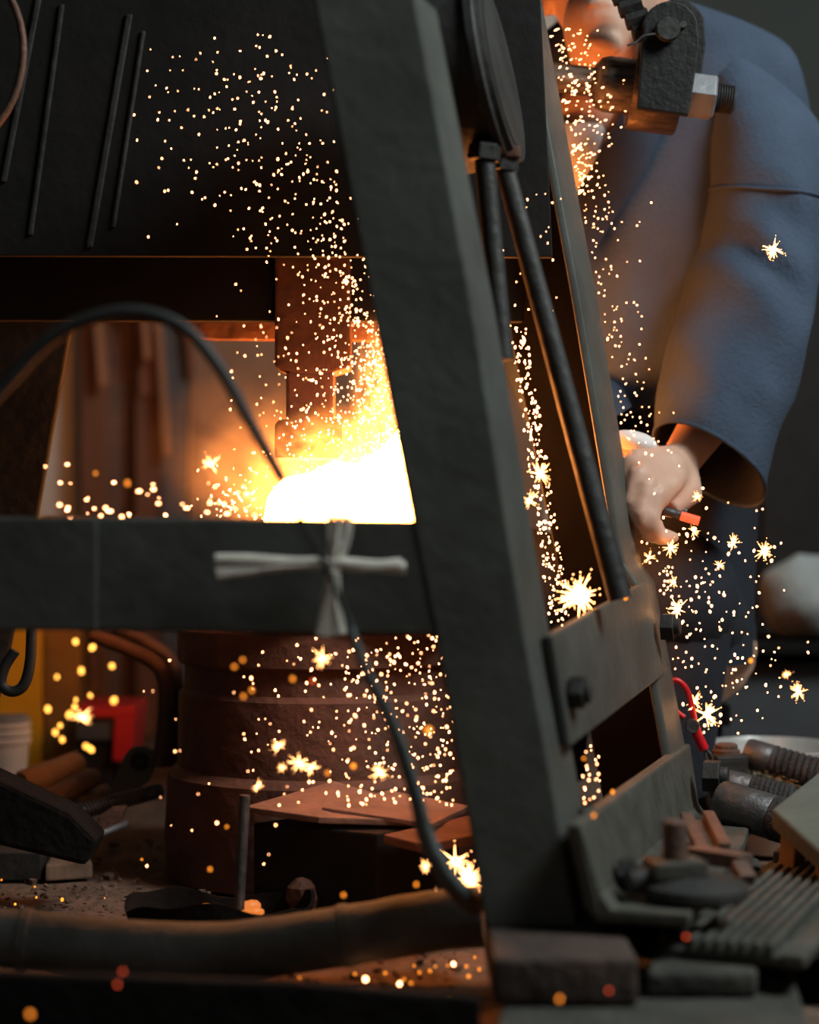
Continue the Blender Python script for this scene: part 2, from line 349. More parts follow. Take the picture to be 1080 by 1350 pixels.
part('boss', MB().lathe([(.0515, along(833)), (.053, along(836)), (.053, along(895)), (.0515, along(898))], o0 + V(0, .012, .004), ca, 36), M['brass'], CL, smooth=True, ang=50)
pin = part('pin', MB().lathe([(.0135, -.012), (.0145, -.010), (.0145, 0), (.009, .001), (.009, .1)], P(880, 40, 2.345), (0, 1, 0), 26), M['dark'], CL, smooth=True, ang=45)
part('rivet', MB().lathe([(.004, -.004), (.005, -.002), (.005, .004)], P(900, 33, 2.349), (0, 1, 0), 14), M['dark'], CL, smooth=True)
part('cotter_wire', MB().tube(smoothpts([P(872, 44, 2.338), P(850, 47, 2.333), P(838, 56, 2.333), P(827, 60, 2.333)]), .0014, 6), M['iron'], CL, smooth=True)
LV = thing('lever_strap', 'dark taped lever strap hanging into the clevis at the top edge', 'lever', P(855, 75, 2.37))
part('strap', MB().prism([P(812, -12, 2.42), P(838, -12, 2.42), P(868, 40, 2.42), P(864, 72, 2.42), P(848, 62, 2.42)], (0, .02, 0)), M['soot'], LV, bevel=.002)
for k in range(4):
    q = P(822 + k * 9, -4 + k * 16, 2.37)
    part('tape_turn', MB().tube([q + V(-.013, 0, -.001), q + V(.013, 0, .006)], .011, 8), M['soot'], LV, smooth=True)

# ------------------------------------------------------------------ cables, hose, straw cross
CA = thing('arched_cable', 'black rubber cable arching up from the left edge before the fire', 'cable', P(180, 690, 1.62))
pts = smoothpts([P(-70, 590, 1.62), P(-10, 525, 1.62), P(55, 455, 1.62), P(115, 421, 1.62), P(180, 411, 1.62), P(240, 431, 1.62), P(288, 483, 1.62), P(335, 566, 1.62), P(372, 632, 1.62)])
part('sheath', MB().tube(pts, [.0068 - .0022 * i / len(pts) for i in range(len(pts))], 12), M['black'], CA, smooth=True)
part('wire_core', MB().tube(smoothpts([P(370, 628, 1.62), P(400, 690, 1.63), P(432, 752, 1.64), P(462, 826, 1.65)]), .0026, 8), M['black'], CA, smooth=True)
pts = smoothpts([P(456, 812, 1.65), P(484, 886, 1.66), P(518, 955, 1.68), P(546, 1040, 1.70), P(563, 1106, 1.72), P(592, 1160, 1.74), P(625, 1194, 1.79)])
part('lower_sheath', MB().tube(pts, [.0032 + .0075 * (i / len(pts)) ** 1.2 for i in range(len(pts))], 12), M['hose'], CA, smooth=True)
LO = single('cable_loop', MB().tube([P(-78, 70, 2.1) + V(.088 * math.cos(a), .01 * math.sin(a), .108 * math.sin(a)) for a in (2 * math.pi * k / 40 for k in range(41))], .0042, 10), M['pipe'], 'thin rust-lit cable loop hanging at the upper left corner', 'cable', smooth=True)
HO = thing('air_hose', 'thick grey rubber hose lying across the floor in front of the iron pan', 'hose', (-.1, 1.9, .0))
pts = smoothpts([P(-80, 1232, 1.9), P(30, 1238, 1.9), P(160, 1251, 1.9), P(300, 1254, 1.9), P(440, 1236, 1.9), P(560, 1216, 1.9), P(634, 1208, 1.9)], 10)
part('tube', MB().tube(pts, [.0275 + .0012 * noise.noise(Vector((i * .35, 0, 0))) + .002 * (i / len(pts)) for i in range(len(pts))], 24), M['hose'], HO, smooth=True)
for px, py in ((32, 1238), (455, 1233)):
    d = V(1, 0, -.1 if px < 100 else .14)
    part('clamp_ring', MB().lathe([(.0285, -.006), (.0302, -.004), (.0302, .004), (.0285, .006)], P(px, py, 1.9), d, 24), M['hose'], HO, smooth=True)
SC = thing('straw_cross', 'pale straw bundles tied into a cross on the grey front rail', 'straw charm', P(440, 835, 1.735))
def bundle(cl, hw, n, seedv, name='straw_bundle'):
    rnd = random.Random(seedv); mb = MB()
    for k in range(n):
        o = (k + .5) / n * 2 - 1; j = rnd.uniform(-.15, .15); pts = []
        for i, (x, y, wn) in enumerate(cl):
            a = cl[max(0, i - 1)]; b = cl[min(len(cl) - 1, i + 1)]; dx, dy = b[0] - a[0], b[1] - a[1]; l = math.hypot(dx, dy)
            q = (o + j * math.sin(i)) * wn * hw
            pts.append(P(x - dy / l * q, y + dx / l * q, 1.735) + V(0, -.004 * math.sqrt(max(0, 1 - o * o)) + rnd.uniform(-.001, .001), 0))
        mb.tube(smoothpts(pts, 4), rnd.uniform(.0009, .0015), 5)
    return part(name, mb, M['straw'], SC, smooth=True)
bundle([(284, 738, .9), (330, 738, .8), (385, 741, .7), (440, 741, .8), (490, 745, .9), (535, 748, .9)], 8, 8, 1)
bundle([(286, 756, .9), (330, 751, .8), (385, 745, .7), (440, 744, .8), (490, 747, .9), (530, 744, .9)], 8, 8, 2)
bundle([(449, 680, 1.6), (447, 710, 1.35), (441, 745, .9), (436, 780, .9), (428, 838, 1.1)], 11, 10, 3)
bundle([(449, 682, 1.4), (445, 712, 1.1), (440, 745, .8), (441, 790, .8), (447, 836, .9)], 10, 8, 4)

# ------------------------------------------------------------------ masonry and iron at the lower right
def stone(name, px0, px1, Yf, z0, z1, dep, m, label, dx=.0):
    x0, x1 = (px0 - 540) / F * Yf, (px1 - 540) / F * Yf
    mb = MB().add([(x0, Yf, z0), (x1, Yf, z0), (x1 + dx, Yf + dep, z0), (x0 + dx, Yf + dep, z0), (x0, Yf, z1), (x1, Yf, z1), (x1 + dx, Yf + dep, z1), (x0 + dx, Yf + dep, z1)],
                  [(3, 2, 1, 0), (4, 5, 6, 7), (0, 1, 5, 4), (1, 2, 6, 5), (2, 3, 7, 6), (3, 0, 4, 7)])
    return single(name, mb, m, label, 'block' if 'block' in name else 'brick', bevel=.006, seg=3, smooth=True, ang=60)
stone('concrete_block', 648, 1072, 1.54, 0, .040, .80, M['brick'], 'low wide concrete block under the bricks at the lower right', .1)
stone('brick', 650, 842, 1.63, .041, .0812, .2, M['brick2'], 'brown sooty brick under the foot of the front leg')
stone('brick', 852, 998, 1.66, .041, .063, .24, M['brick'], 'grey rounded brick under the base angle and ribbed plate', .05)
q = P(800, 1240, 1.86)
single('brick', MB().box((.245, 1.99, .058), (.10, .30, .034)), M['brick'], 'added filler brick hidden under the base angle to block light', 'brick', bevel=.005)  # unseen filler, added to stop light leaking through the gap
# ribbed casting
g = V(.37, .93, 0).normalized(); gx = V(.93, -.37, 0)
q0 = P(905, 1238, 1.70); q0.z = .066
GP = thing('ribbed_plate', 'grey cast plate with long parallel ribs beside the base angle', 'iron plate', (q0.x, q0.y, .041))
def slab(o, a, b, la, lb, z0, z1): return MB().prism([o + V(0, 0, z0 - o.z), o + a * la + V(0, 0, z0 - o.z), o + a * la + b * lb + V(0, 0, z0 - o.z), o + b * lb + V(0, 0, z0 - o.z)], (0, 0, z1 - z0))
part('base', slab(q0 + g * .006 - gx * .02, gx, g, .100, .62, .0635, .072), M['cast'], GP, bevel=.002)
for k in range(7):
    part('rib', slab(q0 + gx * (.001 + k * .0112), gx, g, .0066, .44, .070, .084), M['cast'], GP, bevel=.003, seg=3)
part('end_pad', slab(q0 + g * .45 - gx * .015, gx, g, .06, .03, .070, .085), M['cast'], GP, bevel=.003)
part('end_pad', slab(q0 + g * .52 - gx * .015, gx, g, .075, .03, .070, .085), M['cast'], GP, bevel=.003)
part('skirt', slab(q0 + gx * .080, gx, g, .022, .30, .0635, .076), M['cast'], GP, bevel=.004)
# bolt with washer disc
dc = onz(914, 1168, .116)
WB = thing('washer_bolt', 'round iron disc with a square nut and stud on the base angle', 'bolt', (dc.x, dc.y, .105))
part('disc', MB().lathe([(.046, -.008), (.05, -.004), (.049, .003), (.03, .009), (.02, .011)], dc, (.03, -.05, 1), 36), M['dark'], WB, smooth=True, ang=50)
part('nut', MB().box(dc + V(-.016, 0, .016), (.05, .04, .016), Matrix.Rotation(.2, 3, 'Z')), M['cast'], WB, bevel=.003)
st = part('stud', MB().lathe([(.0115, 0), (.0115, .045), (.0095, .047)], dc + V(-.016, 0, .012), (0, 0, 1), 20), M['rustbar'], WB, smooth=True)
part('side_lug', MB().lathe([(.011, 0), (.011, .03)], dc + V(-.058, -.01, .005), (.8, .2, .1), 14), M['dark'], WB, smooth=True)
# rusty U frame
fz = .106
UF = thing('rusty_bracket', 'rust-brown iron U bracket leaning behind the round disc', 'bracket', P(930, 1140, 2.08))
def bar(a, b, wd, th, m, par, name='bar'):
    d = (b - a).normalized(); u = d.cross(V(0, 0, 1)).normalized(); h = u.cross(d)
    return part(name, MB().prism([a + u * wd, a + h * th + u * wd, a + h * th - u * wd, a - u * wd], b - a), m, par, bevel=.002)
bar(onz(926, 1128, .112), onz(904, 1082, .122), .006, .010, M['rustbar'], UF)
bar(onz(956, 1124, .112), onz(934, 1080, .122), .006, .010, M['rustbar'], UF)
bar(onz(912, 1134, .112), onz(984, 1146, .112), .012, .014, M['rustbar'], UF)
part('web', MB().prism([onz(908, 1086, .118), onz(934, 1084, .118), onz(950, 1124, .110), onz(926, 1126, .110)], (0, 0, .004)), M['iron'], UF)
bar(onz(972, 1146, .112), onz(984, 1168, .100), .008, .012, M['rustbar'], UF)
# steel bowl and wrapped tool heads
bc = P(1018, 1000, 2.62)
BO = single('steel_bowl', MB().lathe([(.055, -.118), (.085, -.06), (.098, .012), (.101, .016), (.101, .02), (.098, .021), (.095, .014), (.082, -.055), (.05, -.103), (.001, -.104)], V(bc.x, bc.y, .120), (0, 0, 1), 48, caps=False), M['chrome'], 'shiny steel bowl catching orange light behind the wrapped tools', 'bowl', smooth=True, ang=60)
def wrapped(name, a, b, r, capf, m, label, braid):
    a, b = Vector(a), Vector(b); d = (b - a).normalized(); L = (b - a).length
    t = thing(name, label, 'tool', a.lerp(b, .5) - V(0, 0, r), 'wrapped tool heads beside the bowl')
    part('metal_cap', MB().lathe([(r * .93, 0), (r, .003), (r, L * capf), (r * .9, L * capf + .003)], a, d, 26), M['iron'], t, smooth=True, ang=50)
    u = d.orthogonal().normalized(); w_ = d.cross(u); mb = MB(); p = []
    if braid:
        for s_ in range(6):
            p = []
            for k in range(40):
                x = L * capf + (L * (1 - capf)) * k / 39; ph = k * .42 + s_ * math.pi / 3
                p.append(a + d * x + (u * math.cos(ph) + w_ * math.sin(ph)) * r * (.72 + .12 * math.sin(k * 1.3 + s_)))
            mb.tube(p, r * .3, 6)
        rnd = random.Random(3)
        for k in range(60):
            x = L * (capf + (1.04 - capf) * rnd.random()); ph = rnd.random() * 6.28
            q = a + d * x + (u * math.cos(ph) + w_ * math.sin(ph)) * r * .95
            mb.tube([q, q + d * rnd.uniform(.01, .025) + (u * math.cos(ph + .4) + w_ * math.sin(ph + .4)) * .004], .0009, 4)
        part('straw_wrap', mb, M['ropestraw'], t, smooth=True)
    else:
        turns = 9; k_n = turns * 14
        for k in range(k_n):
            x = L * capf + .004 + (L * (1 - capf) - .006) * k / k_n; ph = k / 14 * 2 * math.pi
            p.append(a + d * x + (u * math.cos(ph) + w_ * math.sin(ph)) * r * .86)
        mb.tube(p, r * .2, 6); mb.lathe([(r * .85, L * capf), (r * .8, L)], a, d, 18)
        part('cord_wrap', mb, M['wrap'], t, smooth=True)
    return t
wrapped('wrapped_tool', P(984, 994, 2.49), P(1098, 1028, 2.44), .021, .28, M['wrap'], 'black cord-wrapped tool with iron cap lying nearest the bowl rim', False)
wrapped('wrapped_tool', P(962, 1012, 2.50), P(1056, 1034, 2.46), .019, .12, M['wrap'], 'pale straw-wrapped tool lying between the black wrapped tools', True)
wrapped('wrapped_tool', P(942, 1032, 2.40), P(1050, 1058, 2.36), .020, .42, M['wrap'], 'short grey-capped tool lying behind the biggest iron cap', False)
wrapped('wrapped_tool', P(949, 1057, 2.28), P(1062, 1090, 2.22), .0255, .62, M['wrap'], 'biggest grey iron-capped tool lying on the ribbed plate', False)
hb = P(958, 1016, 2.45)
HB = thing('square_plug', 'black square iron plug with a round rusty cap by the straw-wrapped tool', 'plug', hb - V(0, 0, .022))
part('body', MB().box(hb, (.042, .04, .042), Matrix.Rotation(.25, 3, 'Z')), M['dark'], HB, bevel=.003)
part('cap', MB().lathe([(.017, 0), (.017, .006), (.014, .007), (.014, .012), (.011, .014)], hb + V(0, 0, .02), (0, 0, 1), 22), M['rustbar'], HB, smooth=True, ang=40)
# wire cutters with red grips hanging off the rear leg
RP = thing('pliers', 'small pliers with looped red grips hanging behind the rear leg', 'pliers', P(915, 985, 2.36))
part('grip', MB().tube(smoothpts([P(884, 928, 2.36), P(879, 912, 2.36), P(884, 899, 2.36), P(895, 898, 2.36), P(907, 912, 2.36), P(914, 940, 2.36), P(917, 958, 2.36)]), .0036, 10), M['redrubber'], RP, smooth=True)
part('grip', MB().tube(smoothpts([P(884, 926, 2.36), P(892, 938, 2.36), P(902, 946, 2.36)]), .0034, 10), M['redrubber'], RP, smooth=True)
part('grip', MB().tube(smoothpts([P(915, 955, 2.36), P(921, 972, 2.36), P(929, 988, 2.36)]), .0062, 10), M['redrubber'], RP, smooth=True)
part('joint', MB().lathe([(.008, -.004), (.009, 0), (.008, .004)], P(913, 957, 2.355), (0, 1, 0), 16), M['iron'], RP, smooth=True)
part('jaw', MB().tube(smoothpts([P(929, 986, 2.36), P(938, 996, 2.36), P(941, 1012, 2.36)]), .0018, 8), M['iron'], RP, smooth=True)
part('jaw', MB().tube(smoothpts([P(929, 986, 2.36), P(931, 998, 2.36), P(936, 1010, 2.36)]), .0018, 8), M['iron'], RP, smooth=True)
# wooden stool corner at the right edge
WS = thing('wooden_stool', 'low weathered wooden stool with a pale green-grey seat board at the right edge', 'stool', P(1100, 1180, 2.0))
A0, B0, C0, D0 = P(1017, 1066, 2.05), P(1090, 1008, 2.13), P(1190, 1070, 2.03), P(1100, 1140, 1.94)
nn = (B0 - A0).cross(D0 - A0).normalized()
if nn.z < 0: nn = -nn
part('seat', MB().prism([A0, B0, C0, D0], nn * -.024), M['greywood'], WS, bevel=.005, seg=3)
e1, e2 = (B0 - A0), (D0 - A0)
for k1, k2 in ((.06, .10), (.72, .10), (.06, .66), (.72, .66)):
    q = A0 + e1 * k1 + e2 * k2 - nn * .0245
    part('leg', MB().prism([q, q + e1 * .22, q + e1 * .22 + e2 * .24, q + e2 * .24], nn * -.062 + V(-.004, 0, 0)), M['yellowwood'], WS, bevel=.003)
q1 = P(1040, 1214, 1.80); q1.z = .06
SP = thing('slotted_plate', 'second grey slotted iron plate under the wooden stool', 'iron plate', (q1.x, q1.y, .041))
part('base', slab(q1, V(1, 0, 0), V(.2, .98, 0), .16, .2, .0412, .058), M['cast'], SP, bevel=.002)
for k in range(4):
    part('rib', slab(q1 + V(.004, .008 + k * .036, 0), V(1, 0, 0), V(.2, .98, 0), .15, .02, .0565, .072), M['cast'], SP, bevel=.003)

# ------------------------------------------------------------------ table of plates, iron pan, floor clutter (under the rail)
TB = thing('plate_stand', 'dark box stand topped with rusty plates in front of the anvil column', 'stand', (.0, 2.03, 0))
z = .142
ta, tb2, tc2, td = P(322, 1063, 2.17), P(440, 1034, 2.25), P(618, 1060, 2.20), P(500, 1092, 2.09)
mid = (ta + tc2) / 2
part('body', MB().prism([V(p.x, p.y, .108) + (V(mid.x, mid.y, .108) - V(p.x, p.y, .108)) * .08 for p in (ta, tb2, tc2, td)], (0, 0, -.106)), M['panel'], TB, bevel=.003)
part('top_plate', MB().prism([ta, P(440, 1029, 2.25), P(512, 1050, 2.22), P(585, 1083, 2.13), P(420, 1077, 2.12)], (0, 0, -.007)), M['rustplate'], TB, bevel=.0015)
part('top_plate', MB().prism([P(424, 1064, 2.145), P(512, 1041, 2.225), P(620, 1062, 2.19), P(570, 1086, 2.11)], (0, 0, -.006)), M['rustplate'], TB, bevel=.0015)
part('under_plate', MB().prism([P(505, 1100, 2.09), P(630, 1072, 2.17), P(640, 1098, 2.12), P(560, 1114, 2.07)], (0, 0, -.01)), M['rust'], TB, bevel=.0015)
pc = onz(290, 1182, .040)
PN = thing('iron_pan', 'black oblong wavy-rimmed iron pan with a steel rod standing in it', 'pan', (pc.x, pc.y, 0))
rings = []
for r, h in ((.078, .003), (.092, .010), (.094, .026), (.097, .036), (.093, .036), (.088, .026), (.084, .014), (.02, .010)):
    rings.append([V(pc.x, pc.y, 0) + V(r * math.cos(t) * 1.05, r * .58 * math.sin(t), h + (.006 * math.sin(3 * t + .6) + .003 * math.sin(7 * t)) * min(1, h / .03)) for t in (2 * math.pi * k / 64 for k in range(64))])
part('dish', MB().loft(rings), M['charred'], PN, smooth=True)
part('rod', MB().tube([V(pc.x + .018, pc.y + .02, .01), V(pc.x + .025, pc.y + .022, .145)], .0058, 14), M['iron'], PN, smooth=True)
part('hub', MB().lathe([(.014, .01), (.013, .02), (.006, .022)], V(pc.x + .018, pc.y + .02, 0), (0, 0, 1), 18), M['iron'], PN, smooth=True)
for i, (px, py, r, lab) in enumerate(((337, 1168, .012, 'glowing orange coal behind the rod of the iron pan'), (333, 1194, .012, 'glowing orange coal in the middle of the iron pan'), (268, 1193, .010, 'dull glowing coal in the left part of the iron pan'), (283, 1167, .007, 'small glowing coal on the far rim of the iron pan'))):
    q = onz(px, py, .03); q = V(q.x, min(max(q.y, pc.y - .03), pc.y + .04), .022)
    mb = MB().ell(q, (r * 1.1, r * .7, r * .42), 9, 5)
    for v in mb.v: v += noise.noise_vector(v * 60) * .003
    single('coal', mb, M['coal'], lab, 'coal', 'glowing coals in the pan')
q = onz(398, 1198, .02)
mb = MB().ell(V(q.x, q.y, .03), (.018, .014, .026), 8, 6)
for v in mb.v: v += noise.noise_vector(v * 40) * .006
single('slag_lump', mb, M['rust'], 'brown slag lump beside the right rim of the iron pan', 'slag')
# dirt scale on the floor
mb = MB(); rnd = random.Random(11)
for k in range(1500):
    x, y = rnd.uniform(-.55, .25), rnd.uniform(1.78, 2.7); 
    if x > .05 or math.hypot(x - ac[0], y - ac[1]) < .206: continue
    r = rnd.uniform(.001, .0035) * (1.8 if rnd.random() < .06 else 1)
    mb.box((x, y, r * .4), (r * rnd.uniform(1, 2.2), r * rnd.uniform(1, 2), r), Matrix.Rotation(rnd.uniform(0, 3), 3, 'Z') @ Matrix.Rotation(rnd.uniform(-.4, .4), 3, 'X'))
tag(part('forge_scale', mb, M['dirt']), 'flakes of brown forge scale scattered over the dirt floor', 'scale', kind='stuff')
# black plank across the very bottom
single('floor_timber', MB().prism([V(-.55, 1.60, 0), V(.058, 1.60, 0), V(.058, 1.60, .055), V(-.10, 1.60, .068), V(-.55, 1.60, .083)], (0, .016, 0)), M['charred'], 'black charred timber lying across the bottom edge before the hose', 'timber', bevel=.004)
# left pile
def stick(name, a, b, ra, rb, m, label, cat, flat=1.0, group=None, ends=True):
    a, b = Vector(a), Vector(b); d = (b - a)
    pts = [a, a + d * .04, a + d * .3, a + d * .7, a + d * .96, b]; rr = [ra * .85, ra, ra * .97, (ra + rb) / 2, rb, rb * .85]
    mb = MB().tube(pts, rr, 16)
    return single(name, mb, m, label, cat, group, smooth=True, ang=50)
G = 'round sticks in the pile at the left'
stick('wooden_stick', P(28, 1034, 2.62), P(104, 1008, 2.7), .0185, .019, M['handle'], 'thickest pale round wooden stick lying below the white bucket', 'stick', group=G)
stick('wooden_stick', P(62, 1056, 2.55), P(124, 1024, 2.65), .0145, .014, M['wood'], 'thinner grey-brown wooden stick lying just under the thickest one', 'stick', group=G)
stick('wooden_stick', P(100, 1062, 2.6), P(140, 1045, 2.7), .013, .012, M['wood'], 'short brown wooden stub lying in the middle of the tool pile', 'stick', group=G)
EY = thing('eye_bar', 'grey flat bar with a round eye leaning on the tool pile', 'bar', P(145, 1062, 2.6))
rings_o = []
mb = MB(); cx, cy = 184, 1003
outl = [(136, 1066), (150, 1070), (196, 1030)] + [(cx + 22 * math.cos(math.radians(t)), cy - 20 * math.sin(math.radians(t))) for t in (-20, 10, 40, 70, 100, 130, 160)]
part('blade', MB().prism([P(x, y, 2.62) for x, y in outl], (0, .012, 0)), M['greywood'], EY, bevel=.003)
part('eye', MB().lathe([(.012, -.002), (.0085, -.004), (.0085, .001), (.012, .001)], P(cx, cy, 2.617), (0, 1, 0), 20), M['dark'], EY, smooth=True)
part('eye_hole', MB().lathe([(.0085, -.0015), (.0085, .001)], P(cx, cy, 2.617), (0, 1, 0), 20), M['charred'], EY)
th = thing('threaded_rod', 'ribbed steel rod lying on the pile beside the anvil column', 'rod', P(160, 1068, 2.5))
A, B = P(106, 1070, 2.46), P(212, 1042, 2.52); d = (B - A)
part('core', MB().tube([A, B], .0088, 16), M['iron'], th, smooth=True)
mb = MB(); p = []
u = d.normalized().orthogonal().normalized(); w_ = d.normalized().cross(u)
for k in range(22 * 10):
    ph = k / 10 * 2 * math.pi; p.append(A + d * (k / 220) + (u * math.cos(ph) + w_ * math.sin(ph)) * .009)
mb.tube(p, .0018, 5); part('thread', mb, M['iron'], th, smooth=True)
single('axe_head', MB().prism([P(124, 1096, 2.42), P(128, 1078, 2.42), P(146, 1066, 2.42), P(166, 1064, 2.42), P(160, 1082, 2.42), P(136, 1102, 2.42)], (0, .025, 0)), M['rustplate'], 'small brown wedge-shaped iron head lying under the ribbed rod', 'iron head', bevel=.004)
stick('chisel', P(126, 1102, 2.38), P(167, 1086, 2.42), .0042, .005, M['nut'], 'thin bright steel chisel lying under the wedge-shaped head', 'chisel')
single('charred_beam', MB().prism([P(-40, 1010, 2.22), P(92, 1072, 2.22), P(128, 1108, 2.22), P(112, 1142, 2.22), P(-40, 1106, 2.22)], (0, .07, 0)), M['charred'], 'black charred beam sticking in from the left edge over the blocks', 'beam', bevel=.006)
single('iron_block', MB().prism([onz(-30, 1161, .002), onz(54, 1161, .002), onz(78, 1130, .002), onz(-30, 1122, .002)], (0, 0, .034)), M['dark'], 'dark oblong iron block lying on the dirt at the left edge', 'block', bevel=.002)
single('wood_wedge', MB().prism([onz(60, 1162, .002), onz(122, 1158, .002), onz(112, 1128, .002), onz(82, 1120, .002)], (0, 0, .020)), M['wood'], 'brown wooden wedge lying beside the dark oblong iron block', 'wedge', bevel=.003)
# black hook tool at the left
HK = single('hook_bar', MB().tube(smoothpts([P(42, 818, 2.2), P(40, 870, 2.2), P(32, 902, 2.2), P(16, 912, 2.2), P(2, 902, 2.2), P(6, 880, 2.2), P(20, 858, 2.2)]), .0062, 10), M['black'], 'black bent iron hook hanging under the rail at the left edge', 'hook', smooth=True)
# pipes curving down beside the column
for i, (pp, lab) in enumerate((([(120, 836), (170, 856), (205, 875), (218, 905), (216, 960), (210, 1010)], 'lower brown iron pipe bending down left of the anvil column'), ([(150, 826), (195, 848), (222, 868), (231, 895), (229, 940), (224, 1010)], 'upper brown iron pipe bending down beside the anvil column'))):
    single('bent_pipe', MB().tube(smoothpts([P(x, y, 2.62 + .04 * i) for x, y in pp]), .0105, 14), M['pipe'], lab, 'pipe', 'bent pipes left of the anvil', smooth=True)
# yellow cabinet, red bin, bucket behind
YC = thing('yellow_cabinet', 'bright yellow enamel cabinet standing in the background at the left', 'cabinet', (-.75, 3.3, 0))
part('body', MB().box((-.86, 3.40, .22), (.50, .24, .44)), M['yellow'], YC, bevel=.006)
part('side_board', MB().box((-.577, 3.40, .22), (.06, .25, .44)), M['amber'], YC, bevel=.004)
part('handle', MB().tube([V(-.64, 3.275, .28), V(-.64, 3.26, .29), V(-.64, 3.26, .33), V(-.64, 3.275, .34)], .004, 8), M['dark'], YC, smooth=True)
part('mark', MB().box((-.65, 3.279, .385), (.03, .004, .012)), M['dark'], YC)
single('copper_tube', MB().tube([P(124, 905, 3.3), P(121, 820, 3.3)], .0075, 12), M['rustbar'], 'thin pinkish tube standing beside the yellow cabinet', 'tube', smooth=True)
bk = P(6, 1030, 2.95); bx = bk.x
BU = thing('white_bucket', 'white plastic bucket with ridged rim and grey lid at the left edge', 'bucket', (bx, 2.95, 0))
part('pail', MB().lathe([(.028, 0), (.036, .1), (.0368, .112)], (bx, 2.95, 0), (0, 0, 1), 32), M['white'], BU, smooth=True, ang=40)
for k in range(3): part('rim_ring', MB().lathe([(.036, .103 + k * .012), (.0395, .106 + k * .012), (.0395, .111 + k * .012), (.036, .114 + k * .012)], (bx, 2.95, 0), (0, 0, 1), 32), M['white'], BU, smooth=True)
part('lid', MB().lathe([(.038, .135), (.0385, .139), (.036, .145), (.001, .147)], (bx, 2.95, 0), (0, 0, 1), 32), M['greylid'], BU, smooth=True)
RB = thing('red_bin', 'red metal frame box with a dark opening behind the tool pile', 'box', P(140, 1000, 3.1))
Y = 3.1
part('top', MB().prism([P(100, 930, Y), P(179, 930, Y), P(179, 946, Y), P(100, 946, Y)], (0, .14, 0)), M['red'], RB, bevel=.003)
part('side', MB().prism([P(151, 946, Y), P(178, 946, Y), P(173, 1004, Y), P(148, 1004, Y)], (0, .14, 0)), M['red'], RB, bevel=.003)
part('insert', MB().prism([P(100, 946, Y + .01), P(151, 946, Y + .01), P(149, 976, Y + .01), P(100, 976, Y + .01)], (0, .1, 0)), M['slate'], RB, bevel=.003)
part('foot', MB().prism([P(100, 976, Y + .02), P(149, 976, Y + .02), P(147, 1050, Y + .02), P(100, 1050, Y + .02)], (0, .1, 0)), M['panel'], RB, bevel=.003)

# planks and laths standing against the back wall, seen through the machine window
GW = 'boards leaning against the back wall'
def board(px0, px1, pyt, pyb, Yt, m, label, skew=0, th=.02, name='plank'):
    mb = MB(); t0, t1 = P(px0, pyt, Yt), P(px1, pyt, Yt); b0, b1 = P(px0 + skew, pyb, Yt - .0), P(px1 + skew, pyb, Yt)
    mb.prism([t0, t1, b1, b0], (0, th, 0)); return single(name, mb, m, label, 'board', GW, bevel=.004)
gz = lambda Y: 675 + CZ * F / Y
board(104, 140, 300, gz(3.93), 3.93, M['plank'], 'broad brown plank leaning leftmost against the pale wall', 4)
board(140, 178, 300, gz(3.97), 3.97, M['rustbar'], 'wide dull brown plank right of the broad leftmost plank', 0)
board(178, 212, 300, gz(3.93), 3.93, M['plank'], 'dark reddish plank left of the slate-grey board', 0)
board(212, 248, 300, gz(3.92), 3.92, M['slate'], 'slate-grey board standing rightmost of the leaning boards', -2)
SHG = 'short laths hung before the boards'
def lath(pts, Y, m, label): return tag(single('lath', MB().prism([P(x, y, Y + .23) for x, y in pts], (0, .012, 0)), m, label, 'lath', SHG, bevel=.002))
board(252, 720, 300, gz(3.965), 3.965, M['tan'], 'wide tan board behind the fire, right of the slate-grey board', 0)
lath([(122, 400), (132, 400), (142, 508), (130, 508)], 3.66, M['plank2'], 'slim orange-brown lath hung before the broad leftmost plank')
lath([(185, 400), (194, 400), (198, 474), (190, 474)], 3.66, M['plank2'], 'shortest orange-brown lath hung near the window middle')
lath([(202, 400), (212, 400), (226, 600), (216, 600)], 3.66, M['plank2'], 'longest slim brown lath slanting before the slate-grey board')
lath([(240, 400), (250, 400), (258, 492), (250, 492)], 3.66, M['plank'], 'dark brown lath hung right of the slate-grey board')
lath([(183, 440), (205, 440), (205, 522), (183, 522)], 3.69, M['plank'], 'wide stubby brown board hung before the dark reddish plank')
single('hanging_rail', MB().box(P(180, 392, 3.895), (.46, .03, .03)), M['plank'], 'brown rail holding the hung laths behind the machine beam', 'rail', bevel=.003)

# right background
CB = thing('dark_backdrop', 'added black backdrop darkening the back wall behind the jacket sleeve', 'dark_backdrop', (1.0, 3.9, 0))  # added black box that darkens the background beside the sleeve
part('body', MB().box((1.0, 3.91, .49), (.66, .15, .98)), M['soot'], CB, bevel=.005)
for sx in (-1, 1): part('backdrop_panel', MB().box((1.0 + sx * .162, 3.828, .50), (.31, .015, .90)), M['soot'], CB, bevel=.004)
single('stone_ledge', MB().box((1.0, 3.55, .10), (1.0, .5, .20)), M['slate'], 'low dark grey ledge in the background behind the steel bowl', 'ledge', bevel=.01)
single('ledge_plank', MB().box((1.0, 3.42, .2225), (1.0, .34, .016)), M['charred'], 'black plank lying on the dark ledge under the pale sack', 'plank', bevel=.003)
mb = MB().ell(P(1066, 800, 3.4), (.092, .085, .075), 24, 16)
mb.v = [v + noise.noise_vector(v * 14) * .02 for v in mb.v]
zmin = min(v.z for v in mb.v)
for v in mb.v: v.z += .231 - zmin
single('sack', mb, M['rag'], 'pale grey cloth sack lying on the ledge at the right edge', 'sack', smooth=True, ang=80)

# ------------------------------------------------------------------ the smith
PE = thing('person', 'smith in an indigo wrap jacket bending over the anvil, gripping tongs', 'person', (.36, 2.7, 0))
